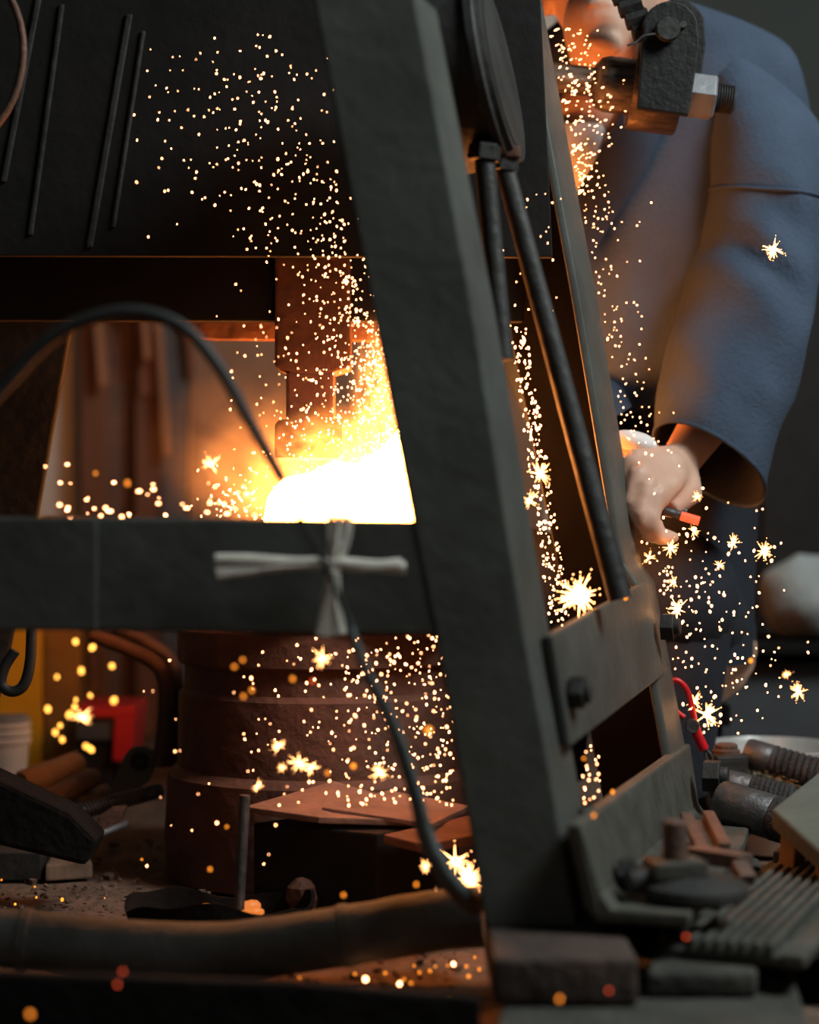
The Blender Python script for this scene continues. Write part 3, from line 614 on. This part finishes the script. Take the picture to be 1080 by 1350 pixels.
# body core: overlapping limbs fused into one surface
mb = MB()
hc = P(800, -12, 2.56)
mb.ell(hc + V(0, .02, .02), (.073, .092, .095), 24, 16)                      # cranium
mb.ell(hc + V(-.008, -.035, -.055), (.052, .06, .062), 20, 14)               # jaw
mb.ell(hc + V(-.012, -.083, -.088), (.024, .016, .016), 14, 10)              # chin
mb.ell(hc + V(-.012, -.098, .0), (.011, .018, .02), 12, 8)                   # nose
mb.tube([hc + V(-.011, -.088, .03), hc + V(-.012, -.107, -.006)], [.006, .010], 10)
mb.ell(hc + V(-.012, -.088, -.040), (.022, .009, .006), 14, 8)               # upper lip
mb.ell(hc + V(-.012, -.087, -.053), (.019, .009, .006), 14, 8)               # lower lip
mb.ell(hc + V(-.011, -.082, .036), (.045, .018, .009), 14, 8)                # brow
for sx in (-1, 1): mb.ell(hc + V(sx * .075, .02, .0), (.010, .018, .030), 12, 8)   # ears
nb = P(812, 175, 2.66)
mb.ell(P(782, 160, 2.62), (.052, .055, .06), 16, 10)
mb.tube([hc + V(0, .03, -.03), hc.lerp(nb, .6), nb], [.055, .052, .066], 20)
ch = P(850, 320, 2.72); pe = P(862, 860, 2.74)
mb.tube([nb + V(0, 0, .02), nb.lerp(ch, .4), ch, ch.lerp(pe, .5), pe], [.06, .10, .115, .105, .12], 20)
sr, sL = P(1000, 150, 2.62), P(690, 160, 2.78)
mb.tube([sL, nb.lerp(ch, .15), sr], [.05, .07, .05], 16)
el = P(990, 470, 2.58); wr = P(898, 606, 2.43)
mb.tube([sr, sr.lerp(el, .5), el, el.lerp(wr, .35), wr], [.05, .046, .038, .038, .025], 16)
elL = P(728, 470, 2.72); wrL = P(785, 600, 2.52)
mb.tube([sL, sL.lerp(elL, .5), elL, elL.lerp(wrL, .5), wrL], [.05, .046, .038, .036, .025], 16)
# gripping hand
kn = [P(832, 604, 2.365), P(841, 620, 2.345), P(853, 637, 2.335), P(867, 651, 2.335)]
palm = P(870, 612, 2.385)
for k in kn: mb.tube([wr, wr.lerp(k, .55), k], [.020, .0155, .0112], 12)
mb.ell(palm + V(.004, .012, -.004), (.032, .024, .024), 16, 10)
mb.tube([wr, P(905, 650, 2.41), P(880, 672, 2.38)], [.02, .021, .014], 12)
for k, q in enumerate(kn):
    f = (1, 1.08, 1.02, .86)[k]
    a1 = q + V(-.010, -.014, -.040) * f; a2 = a1 + V(.012, .012, -.022) * f; a3 = a2 + V(.022, .012, .002) * f
    mb.tube([q, q.lerp(a1, .5), a1], [.0112, .0098, .0102], 12); mb.tube([a1, a2], [.0102, .0092], 12); mb.tube([a2, a3], [.0092, .0078], 12); mb.ell(a3, (.0078,) * 3, 10, 6)
t0_ = P(885, 640, 2.36); mb.tube([P(895, 620, 2.41), t0_, P(862, 668, 2.335), P(842, 676, 2.33)], [.016, .0135, .0115, .009], 12); mb.ell(P(842, 676, 2.33), (.009,) * 3, 10, 6)
# second hand, further back
for k in range(4):
    q = wrL + V(.05, -.02, .02 - k * .018); mb.tube([wrL, q], [.018, .0108], 10); a1 = q + V(.03, -.01, -.02); mb.tube([q, a1], [.0108, .0095], 10); mb.tube([a1, a1 + V(-.012, .012, -.024)], [.0095, .008], 10)
mb.tube([wrL, wrL + V(.03, -.03, .02), wrL + V(.055, -.035, -.005)], [.016, .012, .009], 10)
# legs
for kx, (kp, fp) in enumerate((((.34, 2.42, .34), (.32, 2.38, .06)), ((.16, 2.52, .34), (.17, 2.48, .06)))):
    hp = V(pe.x + (.06 if kx == 0 else -.06), pe.y, pe.z)
    kp, fp = V(*kp), V(*fp)
    kp.y += .14; fp.y += .2
    mb.tube([hp, hp.lerp(kp, .5), kp], [.085, .075, .055], 16); mb.tube([kp, kp.lerp(fp, .4), fp], [.055, .052, .035], 16)
    mb.ell(fp + V(-.01, -.06, -.03), (.04, .11, .032), 14, 8)
tmp = part('body', mb, M['skin'], PE)
rmd = tmp.modifiers.new('r', 'REMESH'); rmd.mode = 'VOXEL'; rmd.voxel_size = .0042
sm = tmp.modifiers.new('s', 'SMOOTH'); sm.iterations = 4; sm.factor = .5
dg = bpy.context.evaluated_depsgraph_get(); me2 = bpy.data.meshes.new_from_object(tmp.evaluated_get(dg))
for pl in me2.polygons: pl.use_smooth = True
tmp.modifiers.clear(); old = tmp.data; tmp.data = me2; bpy.data.meshes.remove(old)
if not me2.materials: me2.materials.append(M['skin'])
for sx in (-1, 1): part('eye', MB().ell(hc + V(-.011 + sx * .031, -.078, .018), (.012, .010, .009), 14, 8), M['eye'], PE, smooth=True)
mb = MB().ell(hc + V(0, .032, .04), (.083, .092, .092), 24, 14); mb.v = [v + noise.noise_vector(v * 40) * .004 for v in mb.v]
part('hair', mb, M['hair'], PE, smooth=True)
# shoes
for kx, (x, y) in enumerate(((.31, 2.52), (.165, 2.62))): part('shoe', MB().ell((x, y, .036), (.047, .125, .036), 20, 10), M['black'], PE, smooth=True)
# jacket body
def fold(v, a, f, seed=0): return noise.noise(Vector((v.x * f, v.y * f, v.z * f * .45 + seed))) * a
def ring(c, u, vdir, hu, hv, n=44, amp=0.0, f=16, seed=0, power=2.3):
    out = []
    for k in range(n):
        t = 2 * math.pi * k / n; ct, st_ = math.cos(t), math.sin(t)
        x = math.copysign(abs(ct) ** (2 / power), ct); y = math.copysign(abs(st_) ** (2 / power), st_)
        q = c + u * hu * x + vdir * hv * y
        d = (q - c).normalized(); out.append(q + d * fold(q, amp, f, seed))
    return out
def densify(rs, n=4):
    out = []
    for i in range(len(rs[0])):
        out.append(smoothpts([r[i] for r in rs], n))
    return [[col[j] for col in out] for j in range(len(out[0]))]
ux = V(.93, -.30, .0).normalized(); uy = V(.30, .93, 0).normalized()
rows = [(20, 838, .095, .085), (48, 852, .150, .100), (80, 860, .190, .112), (125, 862, .205, .122), (200, 862, .205, .130), (280, 866, .200, .135), (370, 868, .180, .135), (470, 864, .158, .135), (570, 864, .145, .13)]
rings = []
for y, x, hu, hv in rows:
    c = P(x, y, 2.70); rings.append(ring(c, ux, uy, hu, hv, 72, .020 if y > 100 else .005, 15, 2))
part('jacket', MB().loft(densify(rings), caps=False), M['indigo'], PE, smooth=True, ang=80)
rings = [ring(P(x, y, 2.71), ux, uy, hu, hv, 48, .008, 12, 9) for y, x, hu, hv in ((540, 864, .142, .138), (640, 864, .138, .14), (760, 864, .135, .14), (870, 860, .135, .145))]
part('shaded_lower_body', MB().loft(rings, caps=False), M['navy'], PE, smooth=True, ang=80)  # added dark loft, stands for the shaded jacket bottom and trousers
# lapels crossing at the chest
def band(pts, Y, wd, m, name, n=10, th=.006):
    pts = smoothpts([P(*p) for p in pts], 6); mb = MB(); rr = []
    for i, p in enumerate(pts):
        d = (pts[min(i + 1, len(pts) - 1)] - pts[max(0, i - 1)]).normalized(); s_ = d.cross(V(0, -1, 0)).normalized()
        s_ = (s_ - V(0, 1, 0) * .35 * s_.x * 0).normalized()
        rr.append([p - s_ * wd, p - s_ * wd * .5 + V(0, -th, 0), p + s_ * wd * .5 + V(0, -th, 0), p + s_ * wd, p + s_ * wd * .5 + V(0, th, 0), p - s_ * wd * .5 + V(0, th, 0)])
    mb.loft(rr); return part(name, mb, m, PE, smooth=True, ang=70)
band([(868, 60, 2.60), (852, 140, 2.565), (832, 190, 2.55), (795, 255, 2.545), (755, 320, 2.545), (715, 390, 2.55)], 0, .030, M['indigodark'], 'lapel')
band([(690, 60, 2.66), (693, 160, 2.60), (715, 250, 2.57), (765, 320, 2.56)], 0, .026, M['indigodark'], 'lapel')
# white undershirt at the throat
mb = MB(); rr = []
for y, hu, hv in ((172, .040, .055), (200, .046, .066), (235, .048, .07), (262, .04, .06)):
    rr.append(ring(P(772, y, 2.615), ux, uy, hu, hv, 32, .002, 20))
part('undershirt', MB().loft(rr, caps=False), M['shirt'], PE, smooth=True)
# sleeve: wide, hanging from shoulder to an open cuff
rows = [  # centre px, py, Y, half width, half depth, tilt vector of the ring's long axis in the picture (dx, dy), far-side drop
    (950, 58, 2.66, .050, .070, (1, .62), -.2), (982, 95, 2.635, .066, .084, (1, .45), -.2), (1003, 150, 2.60, .078, .094, (1, .30), -.15), (1008, 220, 2.575, .080, .095, (1, .18), -.1),
    (1006, 300, 2.555, .080, .093, (1, .10), 0), (994, 370, 2.54, .084, .092, (1, .14), .1), (978, 430, 2.525, .088, .090, (1, .22), .25),
    (960, 500, 2.505, .086, .088, (1, .38), .28), (946, 560, 2.485, .082, .086, (1, .50), .36), (936, 612, 2.47, .079, .084, (1, .58), .42)]
outer, inner = [], []
for i, (x, y, Y, hu, hv, (dx, dy), drop) in enumerate(rows):
    u = V(dx, -.12, -dy).normalized(); v_ = V(.05, 1, -drop).normalized()
    outer.append(ring(P(x, y, Y), u, v_, hu, hv, 48, .009 if 1 < i < 9 else .003, 15, 5, 2.1))
    inner.append(ring(P(x, y, Y), u, v_, hu - .004, hv - .004, 48, .009 if 1 < i < 9 else .003, 15, 5, 2.1))
dense = []
O_, I_ = densify(outer), densify(inner)
for ro, ri in list(zip(O_, I_))[6:-3]:
    for q, q2 in zip(ro, ri):
        ph = (q.x * .55 + q.z) * 62 + 3 * noise.noise(q * 9); dq = V(-.3, -.9, .2) * (.008 * math.sin(ph) * (0.5 + noise.noise(q * 7))); q += dq; q2 += dq
part('sleeve', MB().loft(O_, caps=False), M['indigo'], PE, smooth=True, ang=80)
part('sleeve_inner_shade', MB().loft(I_, caps=False), M['navy'], PE, smooth=True, ang=80)  # inside of the sleeve coloured dark to stand for its shade
part('sleeve_hem', MB().tube(O_[-1] + [O_[-1][0]], .0028, 6), M['indigo'], PE, smooth=True)
part('shoulder_seam', MB().tube(smoothpts([q + (q - P(1008, 250, 2.567)).normalized() * .001 for q in O_[14][26:46:3]]), .0022, 6), M['indigo'], PE, smooth=True)
# far sleeve, mostly behind the machine leg
rr = [ring(sL.lerp(elL, t), V(1, 0, 0), V(0, 1, 0), .075, .08, 24, .006, 14) for t in (0, .33, .66, 1)] + [ring(elL.lerp(wrL, .8), V(.8, -.3, .5).normalized(), V(0, 1, 0), .07, .075, 24)]
part('sleeve', MB().loft(rr, caps=False), M['indigo'], PE, smooth=True)
# trousers
mb = MB()
for kx, (kp, fp) in enumerate((((.34, 2.56, .34), (.32, 2.58, .09)), ((.16, 2.66, .34), (.17, 2.68, .09)))):
    hp = V(pe.x + (.06 if kx == 0 else -.06), pe.y + .01, pe.z + .02); kp, fp = V(*kp), V(*fp)
    mb.tube([hp, hp.lerp(kp, .5), kp, kp.lerp(fp, .3), kp.lerp(fp, .7), fp], [.085, .085, .085, .08, .075, .07], 20); mb.ell(kp, (.088, .088, .088), 18, 12)
part('trousers', mb, M['navy'], PE, smooth=True)
# tongs in the hand
TG = thing('tongs', 'iron tongs gripped in the hand, reaching behind the rear leg', 'tongs', P(870, 660, 2.35))
part('rein', MB().tube([P(918, 686, 2.365), P(860, 668, 2.372), P(730, 632, 2.40)], .0052, 10), M['iron'], TG, smooth=True)
part('rein', MB().tube([P(905, 676, 2.385), P(850, 655, 2.392), P(730, 618, 2.41)], .0052, 10), M['iron'], TG, smooth=True)
part('hot_tip', MB().tube([P(898, 680, 2.366), P(922, 687, 2.362)], .0056, 10), M['dull'], TG, smooth=True)
mb = MB().ell(P(836, 582, 2.40), (.026, .02, .013), 16, 10, Matrix.Rotation(.35, 3, 'Y')); mb.v = [v + noise.noise_vector(v * 30) * .005 for v in mb.v]
part('wrist_wrap', mb, M['shirt'], PE, smooth=True)
STL = thing('low_stool', 'low dark plank stool under the seated smith', 'stool', (.30, 2.86, 0))
part('seat', MB().box((.30, 2.86, .165), (.30, .20, .03)), M['charred'], STL, bevel=.004)
for sx in (-1, 1):
    for sy in (-1, 1): part('leg', MB().box((.30 + sx * .12, 2.86 + sy * .07, .075), (.04, .04, .15)), M['charred'], STL, bevel=.003)

# ------------------------------------------------------------------ sparks
rnd = random.Random(42)
sparks = []                     # (px, py, Y, radius px, aspect, angle, region)
legL = [(r[0], r[1]) for r in FL]
def legleft(y): return interp(legL, max(-15, min(1222, y)))[1]
def rearF(y): return interp([(r[0], r[1]) for r in RL], max(-15, min(1110, y)))[1]
def put(x, y, Y, r, reg, asp=None, ang=None): sparks.append((x, y, Y, r, asp if asp else rnd.uniform(1, 1.7), ang if ang is not None else rnd.gauss(0, .35), reg))
n = 0
while n < 430:                  # rising shower before the upper sheet
    t = rnd.random() ** 1.25; y = 432 - 400 * t * rnd.uniform(.85, 1); sp_ = 45 + 70 * t
    x = 492 - 120 * t - abs(rnd.gauss(0, sp_)) * (1 if rnd.random() < .85 else -.5)
    if y < 20 or x > legleft(y) + 12 or x < 175: continue
    put(x, y, rnd.uniform(2.08, 2.18), rnd.choice((1.0, 1.2, 1.5, 1.9, 2.3)), 'sheet'); n += 1
for k in range(34): put(rnd.uniform(180, 330), rnd.gauss(190, 75), rnd.uniform(2.03, 2.16), rnd.choice((1.0, 1.3, 1.8)), 'sheet')
n = 0
while n < 560:                  # over the fire
    y = 430 + 255 * rnd.random() ** .8; e = legleft(y); x = e + 4 - abs(rnd.gauss(0, 42 + .25 * (y - 430)))
    if x < 250: continue
    put(x, y, rnd.uniform(2.15, 2.27), rnd.choice((1.2, 1.6, 2, 2.6)), 'fire'); n += 1
for k in range(75): put(rnd.uniform(300, 500), rnd.uniform(428, 570), rnd.uniform(2.03, 2.15), rnd.choice((1, 1.3, 1.8)), 'fire')
for k in range(330):
    y = 425 + 235 * rnd.random() ** .9; put(legleft(y) + 3 - abs(rnd.gauss(0, 16 + .10 * (y - 425))), y, rnd.uniform(2.08, 2.2), rnd.choice((1, 1.3, 1.7)), 'fire')
for k in range(70): put(rnd.gauss(318, 28), 684 - abs(rnd.gauss(0, 45)), rnd.uniform(2.14, 2.22), rnd.choice((1.2, 1.8, 2.4)), 'fire', rnd.uniform(1.3, 2.4), rnd.uniform(-1.5, 1.5))
for k in range(46):             # flecks along the rail at the left
    y = 682 - abs(rnd.gauss(0, 24)); put(rnd.uniform(58, 345), y, rnd.uniform(1.86, 2.0), rnd.choice((1.5, 2.2, 3, 3.6)), 'railtop', rnd.uniform(1.2, 2.0), math.pi / 2 + rnd.gauss(0, .1))
for k in range(270):            # slit between the two legs
    y = 428 + 400 * rnd.random(); x0 = 672 + (y - 430) * .135; x = x0 + rnd.uniform(0, 22 + (y - 428) * .02)
    put(x, y, rnd.uniform(2.12, 2.24), rnd.choice((1.2, 1.6, 2.2, 2.8)), 'slit')
for k in range(30): put(rnd.uniform(664, 740), rnd.uniform(230, 440), rnd.uniform(2.1, 2.15), rnd.choice((1, 1.4, 1.9)), 'slit')
for k in range(22): put(rnd.uniform(768, 792), rnd.uniform(975, 1064), rnd.uniform(1.95, 2.1), rnd.choice((1.4, 2, 2.4)), 'slit')
n = 0
while n < 235:                  # stream in front of the throat
    y = rnd.uniform(35, 255); e = rearF(y); x = e + 2 + abs(rnd.gauss(0, 34)) * (1 if y < 190 else .6)
    if x > 838: continue
    put(x, y, rnd.uniform(2.385, 2.40), rnd.choice((1, 1.3, 1.7, 2)), 'throat', rnd.uniform(1.2, 2.2), rnd.gauss(1.1, .3)); n += 1
for k in range(135):            # edge of the jacket
    y = rnd.uniform(250, 585); e = rearF(y); put(e + 3 + abs(rnd.gauss(0, 36)), y, rnd.uniform(2.365, 2.40), rnd.choice((1, 1.3, 1.7, 2.1)), 'jacket', rnd.uniform(1, 1.4))
n = 0
while n < 250:                  # lower right, past the hand
    y = rnd.gauss(800, 105); 
    if y < 575 or y > 968: continue
    e = rearF(y); x = e + 4 + abs(rnd.gauss(0, 75 if y > 660 else 45))
    if x > 1075: continue
    put(x, y, rnd.uniform(2.20, 2.42) if x > e + 25 else 2.34, rnd.choice((1.4, 1.8, 2.4, 3)), 'hand', rnd.uniform(1, 1.5)); n += 1
n = 0
while n < 400:                  # under the rail in front of the column
    x = 598 - abs(rnd.gauss(0, 105)); y = rnd.uniform(838, 1062)
    if x < 330 or x > legleft(y) + 6: continue
    put(x, y, rnd.uniform(1.98, 2.2) if y < 1020 else 2.06, rnd.choice((1.2, 1.6, 2.1, 2.8)), 'column', rnd.uniform(1, 1.5)); n += 1
for k in range(24): put(rnd.uniform(180, 380), rnd.uniform(850, 1150), rnd.uniform(1.95, 2.1), rnd.choice((1.1, 1.6, 2.2)), 'column')
for x, y in ((100, 848), (105, 887), (122, 852), (118, 918), (96, 935), (88, 945), (75, 965), (80, 955), (92, 940), (102, 925), (62, 932), (78, 890), (112, 982), (100, 995), (122, 990), (95, 1000), (150, 880), (148, 924), (108, 1000), (85, 975)):
    put(x + rnd.uniform(-3, 3), y + rnd.uniform(-3, 3), rnd.uniform(2.85, 3.0), rnd.uniform(4, 7), 'cabinet', rnd.uniform(1, 1.4))

# spark meshes: a short drop and a burst
mbs = MB().ell((0, 0, 0), (1, 1, 1), 8, 5); sp_me = mbs.mesh('spark', smooth=True); sp_me.materials.append(M['spark'])
gold_me = mbs.mesh('spark', smooth=True); gold_me.materials.append(M['gold'])
def spark_matrix(x, y, Y, r, asp, ang):
    rr = r * .57 / F * Y
    return Matrix.Translation(P(x, y, Y)) @ Matrix.Rotation(ang, 4, 'Y') @ Matrix.Diagonal((rr, rr, rr * asp, 1))
LAB = dict(sheet='tiny white-hot spark rising before the dark upper sheet', fire='white-hot spark flying over the fire beside the front leg',
           railtop='flattened white spark just above the front rail, left of the fire', slit='white-hot spark in the narrow gap right of the front leg',
           throat='slanting white-hot spark in front of the reddish throat', jacket='white-hot spark drifting along the jacket beside the rear leg',
           hand='white-hot spark falling below and around the gripping hand', column='white-hot spark falling under the rail before the anvil column',
           cabinet='blurred golden spark in front of the yellow cabinet and red box')
GRP = dict(sheet='sparks before the upper sheet', fire='sparks over the fire', railtop='sparks above the rail', slit='sparks in the gap', throat='sparks before the throat',
           jacket='sparks along the jacket', hand='sparks around the hand', column='sparks under the rail', cabinet='sparks before the cabinet')
order = sorted(range(len(sparks)), key=lambda i: -(sparks[i][3] ** 2 * sparks[i][4]) - (50 if sparks[i][6] in ('cabinet',) else 0))
first = None; mb = MB()
for j, i in enumerate(order):
    x, y, Y, r, asp, ang, reg = sparks[i]; mw = spark_matrix(x, y, Y, r, asp, ang)
    if j < 300:
        if first is None: first = bpy.data.objects.new('spark', sp_me); o = first
        else: o = first.copy()
        COL.objects.link(o); o.matrix_world = mw; o.data = gold_me if reg == 'cabinet' else sp_me; tag(o, LAB[reg], 'spark', GRP[reg])
    else:
        s0 = MB().ell((0, 0, 0), (1, 1, 1), 6, 3); mb.add([mw @ v for v in s0.v], s0.f)
tag(part('spark_shower', mb, M['spark'], smooth=True), 'fine shower of hundreds of tiny white-hot sparks from the fire', 'sparks', kind='stuff')

# bursting sparks
def burst(px, py, Y, rpx, label, seed, core=.34, spikes=15):
    r_ = random.Random(seed); R = rpx / F * Y; c = P(px, py, Y); mb = MB()
    mb.ell(c, (R * core, R * core * .6, R * core), 9, 6)
    for k in range(spikes):
        d = V(r_.gauss(0, 1), r_.gauss(0, .5), r_.gauss(0, 1)).normalized(); l = R * r_.uniform(.55, 1.1)
        mb.tube([c + d * R * core * .5, c + d * l * .7, c + d * l], [R * .05, R * .03, R * .008], 5)
        if r_.random() < .6:
            d2 = (d + V(r_.gauss(0, .5), 0, r_.gauss(0, .5))).normalized(); mb.tube([c + d * l * .6, c + d * l * .6 + d2 * R * .32], [R * .025, R * .008], 4)
        if r_.random() < .7: mb.ell(c + d * l * r_.uniform(1.02, 1.35), (R * .03,) * 3, 6, 4)
    single('spark_burst', mb, M['burst'], label, 'spark', 'bursting sparks', smooth=True)
BL = [(765, 785, 2.05, 30, 'largest white spark burst just above the upper side plate'), (712, 625, 2.1, 20, 'spiky spark burst in the gap halfway up the rear leg'), (698, 660, 2.1, 16, 'spark burst in the gap below the spiky one'),
      (600, 1135, 2.0, 22, 'upper of the bright spark bursts at the foot of the front leg'), (618, 1160, 2.0, 24, 'lower of the bright spark bursts at the foot of the front leg'), (562, 1142, 1.95, 10, 'small spark burst left of the lower cable end'), (577, 1180, 1.95, 9, 'small spark burst touching the hose top by the lower cable end'),
      (932, 942, 2.36, 20, 'bright spark burst right of the red pliers'), (915, 925, 2.37, 13, 'small spark burst just above the red plier joint'), (893, 803, 2.3, 18, 'bright spark burst beside the upper plate bolt'), (884, 722, 2.32, 12, 'spark burst right below the gripping hand'),
      (856, 735, 2.36, 9, 'small spark burst close to the rear leg under the hand'), (889, 768, 2.32, 9, 'small spark burst between hand and plate bolt'), (967, 715, 2.34, 11, 'spark burst under the open sleeve cuff'), (948, 745, 2.34, 8, 'small spark burst left below the open sleeve cuff'),
      (1007, 727, 2.34, 14, 'spark burst right below the sleeve corner'), (920, 655, 2.34, 8, 'small spark burst at the dark sleeve opening'), (1020, 328, 2.3, 17, 'golden spark burst in front of the jacket elbow'), (1053, 912, 2.4, 13, 'golden spark burst at the right edge above the bowl'),
      (1037, 890, 2.45, 7, 'small spark burst near the right edge above the golden one'), (915, 700, 2.34, 8, 'tiny spark burst right of the gripping hand'), (278, 612, 2.0, 15, 'lone spark burst left of the fire before the smoke'),
      (368, 983, 1.98, 11, 'starry spark burst before the dark anvil column, upper left'), (395, 1006, 1.98, 14, 'starry spark burst before the dark anvil column, middle'), (410, 1012, 1.98, 11, 'starry spark burst before the dark anvil column, right'), (372, 1012, 1.98, 7, 'small starry spark burst before the column, lowest left'),
      (500, 1018, 1.98, 13, 'ragged spark burst above the rusty plates'), (425, 868, 1.92, 15, 'golden spark burst right under the straw cross'), (340, 1036, 1.98, 8, 'faint starry spark burst above the left plate corner'), (108, 945, 2.9, 14, 'golden spark cluster before the yellow cabinet')]
for k, (x, y, Y, r, lab) in enumerate(BL): burst(x, y, Y, r, lab, 100 + k, .42 if r > 22 else .24, 30 if r > 22 else 18)

# embers on the ground and close to the lens
def ember(px, py, Y, r, m, label, grp):
    o = bpy.data.objects.new('ember', em_me[m]); COL.objects.link(o); o.matrix_world = spark_matrix(px, py, Y, r, rnd.uniform(1, 1.25), rnd.gauss(0, .4)); tag(o, label, 'ember', grp)
em_me = {}
for k in ('ember', 'dull', 'spark'):
    me = MB().ell((0, 0, 0), (1, 1, 1), 10, 7).mesh('ember', smooth=True); me.materials.append(M[k]); em_me[k] = me
for x, y, r in ((395, 1289, 3), (468, 1284, 4), (482, 1291, 8), (508, 1283, 4), (527, 1297, 6), (533, 1291, 4), (542, 1296, 4), (546, 1273, 3), (553, 1282, 4), (567, 1280, 4), (574, 1274, 3), (590, 1273, 3), (598, 1271, 6), (615, 1274, 4), (618, 1287, 5), (632, 1278, 4), (593, 1312, 4), (563, 1310, 3), (626, 1262, 3)):
    q = onz(x, y, .006); ember(x, y, q.y, r * .8, 'spark' if r > 5 else 'ember', 'glowing orange ember on the dirt between hose and timber', 'embers in front of the hose')
for x, y, r in ((20, 1192, 3.2), (48, 1183, 2.4), (82, 1186, 4), (46, 1169, 2), (138, 1184, 1.6), (187, 1133, 2.2), (241, 1154, 2.4), (2, 1160, 2)):
    q = onz(x, y, .004); ember(x, y, q.y, r, 'ember', 'small glowing ember on the dirt left of the iron pan', 'embers on the dirt floor')
for x, y, r, m, Y, lab in ((565, 963, 8, 'ember', 1.72, 'big soft orange ember floating before the rusty column'), (40, 1337, 6, 'ember', 1.5, 'soft orange ember in the lower left corner'), (738, 1317, 5, 'ember', 1.55, 'soft orange ember before the brown brick'),
                      (803, 1306, 4, 'dull', 1.55, 'dim red ember right of the one before the brown brick'), (905, 1235, 4, 'dull', 1.6, 'dim red ember before the ribbed plate'), (155, 1298, 4, 'dull', 1.55, 'dim red ember in front of the hose, lower'), (162, 1281, 4, 'dull', 1.55, 'dim red ember in front of the hose, upper'),
                      (825, 788, 5, 'ember', 2.0, 'orange ember on the top edge of the upper side plate'), (990, 871, 5, 'ember', 2.0, 'orange ember floating right of the plate bolt'), (783, 1075, 4, 'ember', 1.75, 'orange ember at the top corner of the base angle'), (808, 1044, 4, 'ember', 1.9, 'orange ember in the dark opening above the base angle'),
                      (770, 1000, 3, 'ember', 1.85, 'small orange ember at the left of the dark opening'), (466, 1010, 6, 'ember', 1.85, 'orange ember hovering above the rusty plates'), (432, 1019, 4, 'ember', 1.8, 'soft orange ember left of the one above the plates'), (386, 895, 4.5, 'ember', 1.75, 'round amber ember left of the golden burst'),
                      (412, 898, 4, 'dull', 1.75, 'reddish ember beside the round amber one'), (332, 910, 4, 'ember', 1.75, 'upper right amber ember before the dark column'), (321, 918, 4, 'ember', 1.75, 'upper left amber ember before the dark column'), (309, 879, 4, 'ember', 1.75, 'lower amber ember of the pair under the rail'), (320, 870, 4, 'ember', 1.75, 'higher amber ember of the pair under the rail'),
                      (277, 1146, 4, 'ember', 1.85, 'amber ember above the left rim of the iron pan'), (453, 1180, 4, 'ember', 1.8, 'amber ember just above the hose near its seam'), (549, 1166, 4, 'ember', 1.8, 'amber ember above the hose left of the bursts'), (299, 1090, 3, 'ember', 1.9, 'amber ember left of the upright steel rod'), (286, 1085, 3, 'spark', 1.95, 'pale ember beside the amber one left of the rod'),
                      (168, 637, 5, 'ember', 1.75, 'orange ember before the dark planks above the rail'), (126, 624, 3.5, 'ember', 1.8, 'amber ember before the broad leftmost plank'), (565, 965, 3, 'spark', 1.9, 'pale spark beside the big soft ember')):
    ember(x, y, Y, r, m, lab, 'loose embers in the air')
